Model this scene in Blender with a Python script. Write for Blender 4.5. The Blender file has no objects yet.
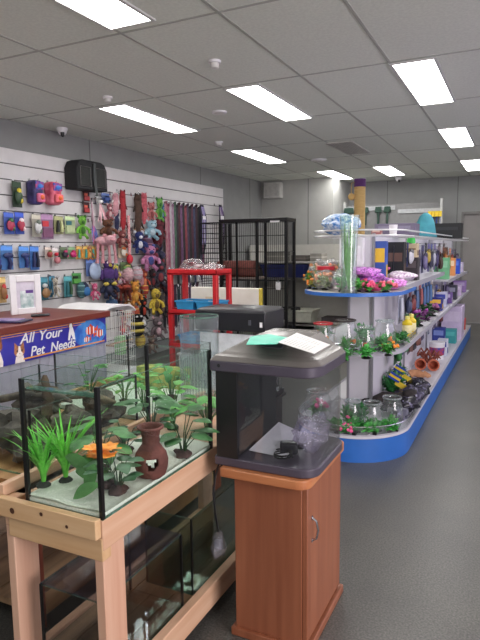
import bpy, math, random
from mathutils import Vector, Matrix, Euler, noise
PI = math.pi
SC = bpy.context.scene
COL = SC.collection
R = random.Random(11)

# ------------------------------------------------------------------ materials
def lin(c):
    return tuple(((v/255)/12.92 if v/255 <= .04045 else ((v/255+.055)/1.055)**2.4) for v in c[:3]) + (1,)

_mc = {}
def nodes(name):
    m = bpy.data.materials.new(name); m.use_nodes = True
    n = m.node_tree.nodes; n.clear()
    return m, n, m.node_tree.links

def M(c, rough=.55, metal=0, var=.10, scale=18, bump=0, coat=0, name='paint', c2=None, stretch=None, detail=3, lo=.35, hi=.65):
    key = (tuple(c), rough, metal, var, scale, bump, coat, c2, stretch, lo, hi)
    if key in _mc: return _mc[key]
    m, n, l = nodes(name)
    out = n.new('ShaderNodeOutputMaterial'); b = n.new('ShaderNodeBsdfPrincipled')
    tc = n.new('ShaderNodeTexCoord'); mp = n.new('ShaderNodeMapping')
    if stretch: mp.inputs['Scale'].default_value = stretch
    nz = n.new('ShaderNodeTexNoise'); nz.inputs['Scale'].default_value = scale; nz.inputs['Detail'].default_value = detail
    rp = n.new('ShaderNodeValToRGB')
    a = lin(c); d = lin(c2) if c2 else tuple(min(1, v*(1+var)) for v in a[:3])+(1,)
    a2 = a if c2 else tuple(v*(1-var) for v in a[:3])+(1,)
    rp.color_ramp.elements[0].position = lo; rp.color_ramp.elements[0].color = a2
    rp.color_ramp.elements[1].position = hi; rp.color_ramp.elements[1].color = d
    l.new(tc.outputs['Object'], mp.inputs[0]); l.new(mp.outputs[0], nz.inputs['Vector'])
    l.new(nz.outputs[0], rp.inputs[0]); l.new(rp.outputs[0], b.inputs['Base Color'])
    b.inputs['Roughness'].default_value = rough; b.inputs['Metallic'].default_value = metal
    if coat: b.inputs['Coat Weight'].default_value = coat
    if bump:
        bp = n.new('ShaderNodeBump'); bp.inputs['Strength'].default_value = bump; bp.inputs['Distance'].default_value = .01
        l.new(nz.outputs[0], bp.inputs['Height']); l.new(bp.outputs[0], b.inputs['Normal'])
    l.new(b.outputs[0], out.inputs[0])
    _mc[key] = m
    return m

def wood(c1, c2, axis='Z', rough=.5, name='wood', sc=1.0):
    s = {'X': (1.5, 26, 26), 'Y': (26, 1.5, 26), 'Z': (26, 26, 1.5)}[axis]
    return M(c1, rough, 0, .1, sc, .05, 0, name, c2, s, 4, .3, .7)

def clear(tint=(1,1,1), gloss=.10, rough=.02, haze=0, hazec=(235,238,240), wrinkle=0, name='clear_glass', ior=1.45):
    key = ('clear', tint, gloss, rough, haze, hazec, wrinkle, ior)
    if key in _mc: return _mc[key]
    m, n, l = nodes(name)
    out = n.new('ShaderNodeOutputMaterial'); t = n.new('ShaderNodeBsdfTransparent'); t.inputs[0].default_value = tint+(1,)
    g = n.new('ShaderNodeBsdfGlossy'); g.inputs['Roughness'].default_value = rough
    fr = n.new('ShaderNodeLayerWeight'); fr.inputs['Blend'].default_value = .5
    pw = n.new('ShaderNodeMath'); pw.operation = 'POWER'; pw.inputs[1].default_value = 4.5; l.new(fr.outputs['Facing'], pw.inputs[0])
    mul = n.new('ShaderNodeMath'); mul.operation = 'MULTIPLY_ADD'; mul.inputs[1].default_value = .75; mul.inputs[2].default_value = .022+gloss*.1
    mul.use_clamp = True
    l.new(pw.outputs[0], mul.inputs[0])
    mx = n.new('ShaderNodeMixShader'); l.new(mul.outputs[0], mx.inputs[0])
    base = t.outputs[0]
    if wrinkle or haze:
        tc = n.new('ShaderNodeTexCoord'); nz = n.new('ShaderNodeTexNoise'); nz.inputs['Scale'].default_value = 28; nz.inputs['Detail'].default_value = 3
        nz.inputs['Distortion'].default_value = .8
        l.new(tc.outputs['Object'], nz.inputs['Vector'])
    if haze:
        d = n.new('ShaderNodeBsdfDiffuse'); d.inputs[0].default_value = lin(hazec)
        tl = n.new('ShaderNodeBsdfTranslucent'); tl.inputs[0].default_value = lin(hazec)
        ad = n.new('ShaderNodeMixShader'); ad.inputs[0].default_value = .4
        l.new(d.outputs[0], ad.inputs[1]); l.new(tl.outputs[0], ad.inputs[2])
        rp = n.new('ShaderNodeMapRange'); rp.inputs[1].default_value = .35; rp.inputs[2].default_value = .7
        rp.inputs[3].default_value = haze*.4; rp.inputs[4].default_value = min(1, haze*1.6)
        l.new(nz.outputs[0], rp.inputs[0])
        m2 = n.new('ShaderNodeMixShader'); l.new(rp.outputs[0], m2.inputs[0]); l.new(t.outputs[0], m2.inputs[1]); l.new(ad.outputs[0], m2.inputs[2])
        base = m2.outputs[0]
    if wrinkle:
        bp = n.new('ShaderNodeBump'); bp.inputs['Strength'].default_value = wrinkle; bp.inputs['Distance'].default_value = .03
        l.new(nz.outputs[0], bp.inputs['Height']); l.new(bp.outputs[0], g.inputs['Normal']); l.new(bp.outputs[0], fr.inputs['Normal'])
    l.new(base, mx.inputs[1]); l.new(g.outputs[0], mx.inputs[2]); l.new(mx.outputs[0], out.inputs[0])
    _mc[key] = m
    return m

def emit(c, s, name):
    m, n, l = nodes(name)
    out = n.new('ShaderNodeOutputMaterial'); e = n.new('ShaderNodeEmission')
    e.inputs[0].default_value = lin(c); e.inputs[1].default_value = s
    l.new(e.outputs[0], out.inputs[0]); return m

# ------------------------------------------------------------------ mesh builder
class MB:
    def __init__(s): s.V = []; s.F = []; s.I = []; s.m = 0
    def mat(s, i): s.m = i; return s
    def add(s, vs, fs):
        o = len(s.V); s.V += [tuple(v) for v in vs]
        for f in fs: s.F.append(tuple(i+o for i in f)); s.I.append(s.m)
        return s
    def box(s, x0, y0, z0, x1, y1, z1):
        v = [(x0,y0,z0),(x1,y0,z0),(x1,y1,z0),(x0,y1,z0),(x0,y0,z1),(x1,y0,z1),(x1,y1,z1),(x0,y1,z1)]
        return s.add(v, [(0,3,2,1),(4,5,6,7),(0,1,5,4),(1,2,6,5),(2,3,7,6),(3,0,4,7)])
    def cbox(s, c, d): return s.box(c[0]-d[0]/2, c[1]-d[1]/2, c[2]-d[2]/2, c[0]+d[0]/2, c[1]+d[1]/2, c[2]+d[2]/2)
    def obox(s, c, d, rot):
        q = Euler(rot).to_matrix(); b = MB().cbox((0,0,0), d)
        return s.add([Vector(c)+q@Vector(v) for v in b.V], b.F)
    def prism(s, poly, z0, z1, top=None):
        n = len(poly); t = top or poly
        v = [(p[0],p[1],z0) for p in poly]+[(p[0],p[1],z1) for p in t]
        f = [tuple(range(n-1,-1,-1)), tuple(range(n,2*n))]+[(i,(i+1)%n,n+(i+1)%n,n+i) for i in range(n)]
        return s.add(v, f)
    def prismX(s, poly, x0, x1):
        n = len(poly)
        v = [(x0,p[0],p[1]) for p in poly]+[(x1,p[0],p[1]) for p in poly]
        f = [tuple(range(n-1,-1,-1)), tuple(range(n,2*n))]+[(i,(i+1)%n,n+(i+1)%n,n+i) for i in range(n)]
        return s.add(v, f)
    def tube(s, path, r, n=8, closed=False, sq=None):
        P = [Vector(p) for p in path]; k = len(P); rs = r if isinstance(r, (list,tuple)) else [r]*k
        rings = []; prev = None
        for i in range(k):
            if closed: t = P[(i+1)%k]-P[i-1]
            else: t = P[min(i+1,k-1)]-P[max(i-1,0)]
            if t.length < 1e-9: t = Vector((0,0,1))
            t.normalize()
            if prev is None:
                a = Vector((0,0,1)) if abs(t.z) < .9 else Vector((1,0,0)); u = t.cross(a).normalized()
            else:
                u = prev-t*prev.dot(t)
                u = u.normalized() if u.length > 1e-6 else t.orthogonal().normalized()
            prev = u; w = t.cross(u)
            k1, k2 = sq or (1, 1)
            rings.append([P[i]+u*(rs[i]*k1*math.cos(2*PI*j/n))+w*(rs[i]*k2*math.sin(2*PI*j/n)) for j in range(n)])
        v = [p for rg in rings for p in rg]; f = []
        for i in range(k if closed else k-1):
            a, b = i*n, ((i+1)%k)*n
            for j in range(n): f.append((a+j, a+(j+1)%n, b+(j+1)%n, b+j))
        if not closed: f += [tuple(range(n-1,-1,-1)), tuple((k-1)*n+j for j in range(n))]
        return s.add(v, f)
    def lathe(s, prof, n=20, c=(0,0,0), ax='z', open_=False):
        v = []; f = []
        for (r, z) in prof:
            for j in range(n):
                a = 2*PI*j/n; x, y = r*math.cos(a), r*math.sin(a)
                p = (x,y,z) if ax == 'z' else ((z,x,y) if ax == 'x' else (y,z,x))
                v.append((p[0]+c[0], p[1]+c[1], p[2]+c[2]))
        for i in range(len(prof)-1):
            for j in range(n): f.append((i*n+j, i*n+(j+1)%n, (i+1)*n+(j+1)%n, (i+1)*n+j))
        if not open_:
            f += [tuple(range(n-1,-1,-1)), tuple((len(prof)-1)*n+j for j in range(n))]
        return s.add(v, f)
    def ell(s, c, r, n=12, k=8, wob=0, seed=0, rot=None):
        r = (r,r,r) if not isinstance(r,(tuple,list)) else r
        q = Euler(rot).to_matrix() if rot else None
        v = []; f = []
        def pt(x,y,z):
            w = 1+wob*noise.noise(Vector((x*1.7+seed*7.1, y*1.7+seed*3.3, z*1.7))) if wob else 1
            p = Vector((x*r[0]*w, y*r[1]*w, z*r[2]*w))
            if q: p = q@p
            return p+Vector(c)
        v.append(pt(0,0,-1))
        for i in range(1,k):
            t = PI*i/k-PI/2
            for j in range(n): v.append(pt(math.cos(t)*math.cos(2*PI*j/n), math.cos(t)*math.sin(2*PI*j/n), math.sin(t)))
        v.append(pt(0,0,1))
        for j in range(n): f.append((0, 1+(j+1)%n, 1+j))
        for i in range(k-2):
            a, b = 1+i*n, 1+(i+1)*n
            for j in range(n): f.append((a+j, a+(j+1)%n, b+(j+1)%n, b+j))
        a = 1+(k-2)*n
        for j in range(n): f.append((a+j, a+(j+1)%n, len(v)-1))
        return s.add(v, f)
    def blade(s, path, ws, side=None, fold=.0):
        P = [Vector(p) for p in path]; k = len(P); v = []; f = []
        for i in range(k):
            t = (P[min(i+1,k-1)]-P[max(i-1,0)]).normalized()
            u = Vector(side) if side else t.cross(Vector((0,0,1)))
            if u.length < 1e-4: u = Vector((1,0,0))
            u = (u-t*u.dot(t)).normalized(); nn = t.cross(u)
            v += [P[i]-u*ws[i]+nn*(fold*ws[i]), P[i], P[i]+u*ws[i]+nn*(fold*ws[i])]
        for i in range(k-1):
            a, b = 3*i, 3*i+3
            f += [(a,a+1,b+1,b),(a+1,a+2,b+2,b+1)]
        return s.add(v, f)
    def leaf(s, base, d, L, w, droop=.3, n=5):
        d = Vector(d).normalized(); P = []; ws = []
        for i in range(n+1):
            t = i/n
            P.append(Vector(base)+d*(L*t)+Vector((0,0,-droop*L*t*t))); ws.append(max(.0015, w*math.sin(PI*min(1,t*.92+.06))**.8*.5))
        return s.blade(P, ws, None, .25)
    def move(s, d): s.V = [(v[0]+d[0], v[1]+d[1], v[2]+d[2]) for v in s.V]; return s
    def build(s, name, mats, parent=None, bevel=0, sharp=38, loc=None, rz=0):
        me = bpy.data.meshes.new(name); me.from_pydata(s.V, [], s.F)
        mats = mats if isinstance(mats, (list,tuple)) else [mats]
        for m in mats: me.materials.append(m)
        for p, i in zip(me.polygons, s.I): p.material_index = min(i, len(mats)-1); p.use_smooth = True
        me.update(); me.set_sharp_from_angle(angle=math.radians(sharp))
        o = bpy.data.objects.new(name, me); COL.objects.link(o)
        if parent: o.parent = parent
        if loc: o.location = loc
        if rz: o.rotation_euler.z = rz
        if bevel:
            b = o.modifiers.new('bevel', 'BEVEL'); b.width = bevel; b.segments = 2; b.limit_method = 'ANGLE'; b.angle_limit = math.radians(40)
        return o

def tag(o, label, cat, group=None, kind=None):
    if label: o['label'] = label
    if cat: o['category'] = cat
    if group: o['group'] = group
    if kind: o['kind'] = kind
    return o
def thing(name, label, cat, loc=(0,0,0), rz=0, group=None):
    o = bpy.data.objects.new(name, None); COL.objects.link(o); o.empty_display_size = .05
    o.location = loc; o.rotation_euler = (0,0,rz)
    return tag(o, label, cat, group)
def struct(name, mb, mats, label, cat='room', bevel=0):
    return tag(mb.build(name, mats, None, bevel), label, cat, None, 'structure')
def dup(root, loc, rz=None, label=None, group=None):
    r = root.copy(); COL.objects.link(r); r.location = loc
    if rz is not None: r.rotation_euler.z = rz
    if label: r['label'] = label
    if group: r['group'] = group
    for ch in list(root.children):
        c = ch.copy(); COL.objects.link(c); c.parent = r
        for g in ch.children:
            d = g.copy(); COL.objects.link(d); d.parent = c
    return r
def shade(c, k): return tuple(max(0, min(255, v*k)) for v in c)

# common materials
BLACKP = M((22,22,25), .4, 0, .1, name='black_plastic')
BLACKM = M((18,18,20), .35, .2, .1, name='black_metal')
CHROME = M((205,205,210), .18, 1, .03, name='chrome')
WHITEP = M((226,224,226), .45, 0, .03, name='white_plastic')
STEEL = M((168,170,175), .3, .7, .05, name='grey_metal')
GLASS = clear((.965,.985,.975), .08, .01, name='tank_glass')
GLASSED = clear((.55,.78,.70), .25, .05, .25, (150,190,175), name='glass_edge')
BOWL = clear((.95,.97,.97), .6, .03, .07, (225,235,235), name='bowl_glass')
BAG = clear((.97,.97,.98), .5, .08, .16, (240,240,245), .7, name='clear_bag')
SEAL = M((10,10,11), .4, 0, .05, name='black_silicone')
SAND = M((214,222,208), .9, 0, .08, 160, .15, name='white_sand', c2=(232,236,226))

# ------------------------------------------------------------------ camera, world, lights
cam = bpy.data.cameras.new('camera'); co = bpy.data.objects.new('camera', cam); COL.objects.link(co)
cam.sensor_fit = 'VERTICAL'; cam.sensor_height = 24; cam.lens = 570/640*24; cam.clip_start = .02
CAMH = 1.35
yaw, pit, rol = math.radians(26.04), math.radians(7.185), math.radians(-.667)
fw = Vector((-math.sin(yaw)*math.cos(pit), math.cos(yaw)*math.cos(pit), -math.sin(pit)))
rt = Vector((math.cos(yaw), math.sin(yaw), 0)); up = rt.cross(fw)
rt2 = rt*math.cos(rol)+up*math.sin(rol); up2 = up*math.cos(rol)-rt*math.sin(rol)
co.matrix_world = Matrix(((rt2.x,up2.x,-fw.x,0),(rt2.y,up2.y,-fw.y,0),(rt2.z,up2.z,-fw.z,CAMH),(0,0,0,1)))
SC.camera = co
SC.view_settings.view_transform = 'Standard'; SC.view_settings.look = 'None'; SC.view_settings.gamma = 1; SC.view_settings.exposure = .56
SC.cycles.transparent_max_bounces = 40; SC.cycles.max_bounces = 10; SC.cycles.diffuse_bounces = 5
w = bpy.data.worlds.new('daylight'); SC.world = w; w.use_nodes = True
w.node_tree.nodes['Background'].inputs[0].default_value = (.97,.97,1,1)
w.node_tree.nodes['Background'].inputs[1].default_value = .42

# ------------------------------------------------------------------ room shell
HC = 2.53
XR, YN, YB, YL, XC = 3.4, -3.0, 10.65, 9.6, -2.9
def floor_mat():
    m, n, l = nodes('speckled_vinyl')
    out = n.new('ShaderNodeOutputMaterial'); b = n.new('ShaderNodeBsdfPrincipled'); tc = n.new('ShaderNodeTexCoord')
    n1 = n.new('ShaderNodeTexNoise'); n1.inputs['Scale'].default_value = 130; n1.inputs['Detail'].default_value = 2
    n2 = n.new('ShaderNodeTexNoise'); n2.inputs['Scale'].default_value = 2.2; n2.inputs['Detail'].default_value = 5
    for q in (n1, n2): l.new(tc.outputs['Object'], q.inputs['Vector'])
    r1 = n.new('ShaderNodeValToRGB'); e = r1.color_ramp.elements
    e[0].position = .36; e[0].color = lin((70,69,66)); e[1].position = .66; e[1].color = lin((100,98,94))
    r2 = n.new('ShaderNodeValToRGB'); e = r2.color_ramp.elements
    e[0].position = .3; e[0].color = (.8,.8,.8,1); e[1].position = .7; e[1].color = (1.08,1.08,1.05,1)
    l.new(n1.outputs[0], r1.inputs[0]); l.new(n2.outputs[0], r2.inputs[0])
    mx = n.new('ShaderNodeMixRGB'); mx.blend_type = 'MULTIPLY'; mx.inputs[0].default_value = 1
    l.new(r1.outputs[0], mx.inputs[1]); l.new(r2.outputs[0], mx.inputs[2]); l.new(mx.outputs[0], b.inputs['Base Color'])
    b.inputs['Roughness'].default_value = .36
    bp = n.new('ShaderNodeBump'); bp.inputs['Strength'].default_value = .15; bp.inputs['Distance'].default_value = .003
    l.new(n1.outputs[0], bp.inputs['Height']); l.new(bp.outputs[0], b.inputs['Normal'])
    l.new(b.outputs[0], out.inputs[0]); return m
struct('floor', MB().box(-4.6,YN,-.1,XR,YB+.3,0), floor_mat(), 'dark grey speckled vinyl shop floor', 'floor')

CEIL = M((214,217,208), .95, 0, .05, 60, .1, name='mineral_ceiling_tile')
TBAR = M((168,169,162), .7, 0, .03, name='ceiling_tee_bar')
cb = MB().box(-4.6,YN,HC,XR,YB+.3,HC+.12).mat(1)
X0 = -0.81
for i in range(-7, 8):
    x = X0+.605*i
    if -4.3 < x < XR: cb.box(x-.009,YN,HC-.0035,x+.009,YB,HC+.001)
for j in range(-4, 8):
    y = 3.90+1.21*j
    if YN < y < YB: cb.box(-4.25,y-.009,HC-.003,XR,y+.009,HC+.001)
struct('ceiling', cb, [CEIL,TBAR], 'grey suspended tile ceiling with recessed light panels', 'ceiling')

WALL = M((138,139,138), .85, 0, .04, 5, name='grey_wall_paint')
WSEAM = M((96,97,97), .8, 0, .05, name='wall_joint')
WLOW = M((166,166,162), .8, 0, .04, 5, name='pale_grey_paint')
wl = MB().box(-4.45,YN,0,-4.23,YL,HC).mat(1)
for y in (2.6, 5.0, 7.4, 9.1): wl.box(-4.231,y-.006,.0,-4.228,y+.006,HC)
struct('wall_left', wl, [WALL,WSEAM], 'grey painted left wall above the white slatwall panels', 'wall')
wb = MB().box(-4.45,YL,0,XC,YB+.2,HC).mat(1).box(-3.35,YL-.002,0,-3.338,YL+.001,HC)
struct('wall_alcove', wb, [WLOW,WSEAM], 'paler grey wall panel in the far left corner', 'wall')
wk = MB().box(XC,YB,0,-.92,YB+.2,HC).box(.08,YB,0,XR,YB+.2,HC).box(-.92,YB,1.92,.08,YB+.2,HC).mat(1)
for x in (-2.2,-1.0): wk.box(x-.006,YB-.002,0,x+.006,YB+.001,HC)
struct('wall_back', wk, [WALL,WSEAM], 'grey painted back wall with a door at the right', 'wall')
struct('baseboard_back', MB().box(XC,YB-.015,0,-.96,YB,.09), M((92,92,92),.6,name='grey_skirting'), 'dark grey skirting along the back wall', 'skirting')
DOORM = M((132,128,126), .6, 0, .04, 4, name='door_paint')
d1 = MB().box(-.885,YB+.02,.01,.05,YB+.06,1.885)
d = struct('door_1', d1, DOORM, 'plain grey flush door in the back wall', 'door')
f = MB().box(-.925,YB-.02,0,-.885,YB+.1,1.925).box(.05,YB-.02,0,.09,YB+.1,1.925).box(-.885,YB-.02,1.885,.05,YB+.1,1.925)
f.build('door_frame', M((112,110,108),.6,name='frame_paint'), d)
MB().lathe([(.012,0),(.012,.03),(.026,.035),(.026,.06),(.01,.07)], 12, (-.03,YB-.05,1.0), 'y').build('door_handle', STEEL, d)

# recessed light panels
GLOW = emit((255,253,250), 11, 'lit_diffuser')
FRAMEW = M((196,196,194), .5, 0, .02, name='light_trim')
def light(x, y, label):
    t = thing('ceiling_light', label, 'ceiling light', (x, y, HC), 0, 'recessed light panels')
    MB().box(-.128,-.6,-.006,.128,.6,-.002).build('diffuser', GLOW, t)
    f = MB().box(-.148,-.618,-.011,-.128,.618,-.001).box(.128,-.618,-.011,.148,.618,-.001).box(-.128,-.618,-.011,.128,-.6,-.001).box(-.128,.6,-.011,.128,.618,-.001)
    f.build('light_frame', FRAMEW, t)
    return t
LX = (-3.085,-1.89,-.67)
for (x, y, lab) in [
    (LX[1],2.0,'lit ceiling panel cut off by the top edge of the photo'),
    (LX[0],4.54,'lit ceiling panel above the slatwall, first full one on the left'),
    (LX[1],4.54,'lit ceiling panel in the middle of the ceiling, second closest'),
    (LX[2],4.54,'large lit ceiling panel over the right aisle, nearest of that row'),
    (LX[0],6.98,'small lit ceiling panel above the black wire cage'),
    (LX[2],6.88,'lit ceiling panel over the aisle, second in the right row'),
    (-2.78,9.35,'small far lit ceiling panel near the pale wall corner'),
    (LX[1],9.3,'small far lit ceiling panel above the sisal pole'),
    (LX[2],9.3,'far lit ceiling panel cut off by the right edge'),
    (LX[2],2.0,'lit ceiling panel over the front of the aisle, out of frame'),
    (LX[0],2.0,'lit ceiling panel over the counter, out of frame'),
    (.6,4.54,'lit ceiling panel right of the aisle, out of frame'),
    (.6,7.0,'lit ceiling panel far right of the aisle, out of frame'),
    (LX[1],-.5,'lit ceiling panel above the shop entrance, behind the viewer')]:
    light(x, y, lab)
v = thing('air_vent', 'square grey louvred air vent set in the ceiling tiles', 'vent', (-1.89,6.9,HC))
q = MB().box(-.15,-.45,-.012,.15,.45,-.001)
q.build('vent_frame', M((188,186,180),.7,name='vent_grey'), v)
q = MB()
for i in range(9): q.obox((-.115+.029*i,0,-.014),(.02,.84,.003),(0,.5,0))
q.build('louvre', M((158,156,150),.7,name='vent_slat'), v)
def dome(name, x, y, label, r=.05, white=False, down=True):
    t = thing(name, label, 'security camera', (x, y, HC))
    MB().lathe([(r*1.1,-.028),(r*1.15,-.02),(r*1.15,-.001)], 20).build('mounting_base', WHITEP, t)
    MB().lathe([(r*.2,-.028-r*.95),(r*.6,-.028-r*.8),(r*.92,-.028-r*.35),(r,-.028)], 20).build('camera_ball', WHITEP, t)
    MB().lathe([(r*.1,-.105),(r*.38,-.095),(r*.45,-.06)], 14, (r*.45,-r*.45,.012)).build('lens', BLACKP, t)
dome('dome_camera', -4.05, 4.4, 'white dome camera with black lens on the ceiling above the slatwall', .045)
dome('dome_camera', -1.93, 10.2, 'small white dome camera on the far ceiling near the back wall', .05)
def detector(x, y, label, r=.045, h=.05, name='smoke_detector', cat='smoke detector'):
    t = thing(name, label, cat, (x, y, HC))
    MB().lathe([(r*1.15,-.016),(r*1.2,-.001)], 20).build('base_plate', WHITEP, t)
    MB().lathe([(r*.5,-h),(r*.8,-h+.004),(r*.85,-.017)], 20).build('sensor_cap', M((214,212,208),.5,name='sensor_white'), t)
detector(-1.79, 3.34, 'white smoke detector hanging from the ceiling tile at top centre', .034, .05)
detector(-2.93, 3.70, 'white sensor beside the left ceiling panel', .032, .045, 'motion_sensor', 'sensor')
detector(-3.07, 5.8, 'small white sensor near the ceiling panel above the cage', .04, .045, 'motion_sensor', 'sensor')
detector(-2.40, 4.55, 'flat round white ceiling plate left of the middle light panel', .055, .022, 'ceiling_plate', 'ceiling plate')
detector(-2.5, 7.6, 'round white ceiling speaker at the far end of the ceiling', .09, .03, 'ceiling_speaker', 'speaker')
t = thing('wall_speaker', 'square white box fixed high in the far left corner', 'wall box', (-3.97,9.6,2.22))
MB().box(-.16,-.14,0,.16,-.002,.27).build('housing', M((196,195,190),.5,name='cream_plastic'), t, .012)
MB().box(-.135,-.146,.03,.135,-.14,.24).build('grille', M((178,177,172),.6,name='grille_cream'), t, .003)

# ------------------------------------------------------------------ slatwall
SLAT = M((206,203,204), .5, 0, .03, 6, name='slatwall_laminate')
GROOVE = M((92,88,90), .7, 0, .05, name='slatwall_groove')
sw = thing('slatwall_panel', 'white horizontal slatwall covering the left wall behind the pet toys', 'display wall', (-4.215,0,0))
b = MB().box(-.013,1.6,.15,0,8.05,2.27).build('backing_board', GROOVE, sw)
q = MB()
z = 2.27
while z > .2:
    q.box(0,1.6,z-.131,.014,8.05,z); z -= .141
q.build('slat', SLAT, sw, .002)
hook_proto = None
def hook(y, z, L=.11):
    global hook_proto
    if hook_proto is None:
        hook_proto = MB().tube([(0,0,.02),(.014,0,0),(L,0,0),(L+.012,0,.014)], .0025, 5).box(0,-.012,-.012,.004,.012,.025).build('peg_hook', CHROME, sw)
        hook_proto.location = (.014,y,z)
    else:
        c = hook_proto.copy(); COL.objects.link(c); c.parent = sw; c.location = (.014,y,z)
def soft(c, k=.8):
    g = .3*c[0]+.55*c[1]+.15*c[2]; return tuple((g+(v-g)*k)*.94 for v in c)
WX = -4.2     # front of the slats

def pack(box, card, prod, label, cat='pet toy pack', group=None, p2=None, name='toy_pack', X=None, shape="blob", head=None, hk=True):
    "carded product hanging flat on a hook: card, header print, product"
    y, z, w_, h = box; X = X or WX+.045
    card, prod = soft(card), soft(prod)
    t = thing(name, label, cat, (X,y,z), 0, group)
    MB().box(-.004,-w_/2,0,.0,w_/2,h).build('backing_card', M(card,.5,0,.06,10,name='printed_card'), t, .001)
    MB().box(0,-w_/2*.96,h*.78,.002,w_/2*.96,h*.97).build('header_print', M(head or shade(card,1.35),.5,name='header_print'), t)
    pm = [M(prod,.45,0,.1,name='moulded_product'), M(p2 or shade(prod,.6),.45,0,.1,name='product_trim')]
    q = MB()
    if shape == 'blob':
        q.ell((.022,0,h*.4),(.026,w_*.36,h*.27),10,7,.25,R.random()*9).mat(1).ell((.028,0,h*.62),(.02,w_*.22,h*.12),8,6).ell((.03,w_*.18,h*.25),(.018,w_*.16,h*.11),8,6)
    elif shape == 'long':
        for k in (-1,1): q.mat(0 if k<0 else 1).tube([(.015,k*w_*.2,h*.12),(.02,k*w_*.22,h*.4),(.015,k*w_*.14,h*.74)],[w_*.16,w_*.13,w_*.1],8)
    elif shape == 'ball':
        q.ell((.03,0,h*.3),(.03,w_*.42,w_*.42),12,8).mat(1).ell((.02,0,h*.62),(.02,w_*.28,h*.1),8,6)
    elif shape == 'tool':
        q.ell((.02,0,h*.58),(.018,w_*.42,h*.13),10,6).mat(1).tube([(.02,0,h*.5),(.028,w_*.1,h*.25),(.02,0,h*.02)],[w_*.12,w_*.16,w_*.12],8)
    elif shape == 'flat':
        q.box(.001,-w_*.4,h*.08,.012,w_*.4,h*.45).mat(1).box(.001,-w_*.4,h*.5,.008,w_*.1,h*.72)
    q.build('product', pm, t)
    if hk: hook(y, z+h-.01)
    return t

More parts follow.
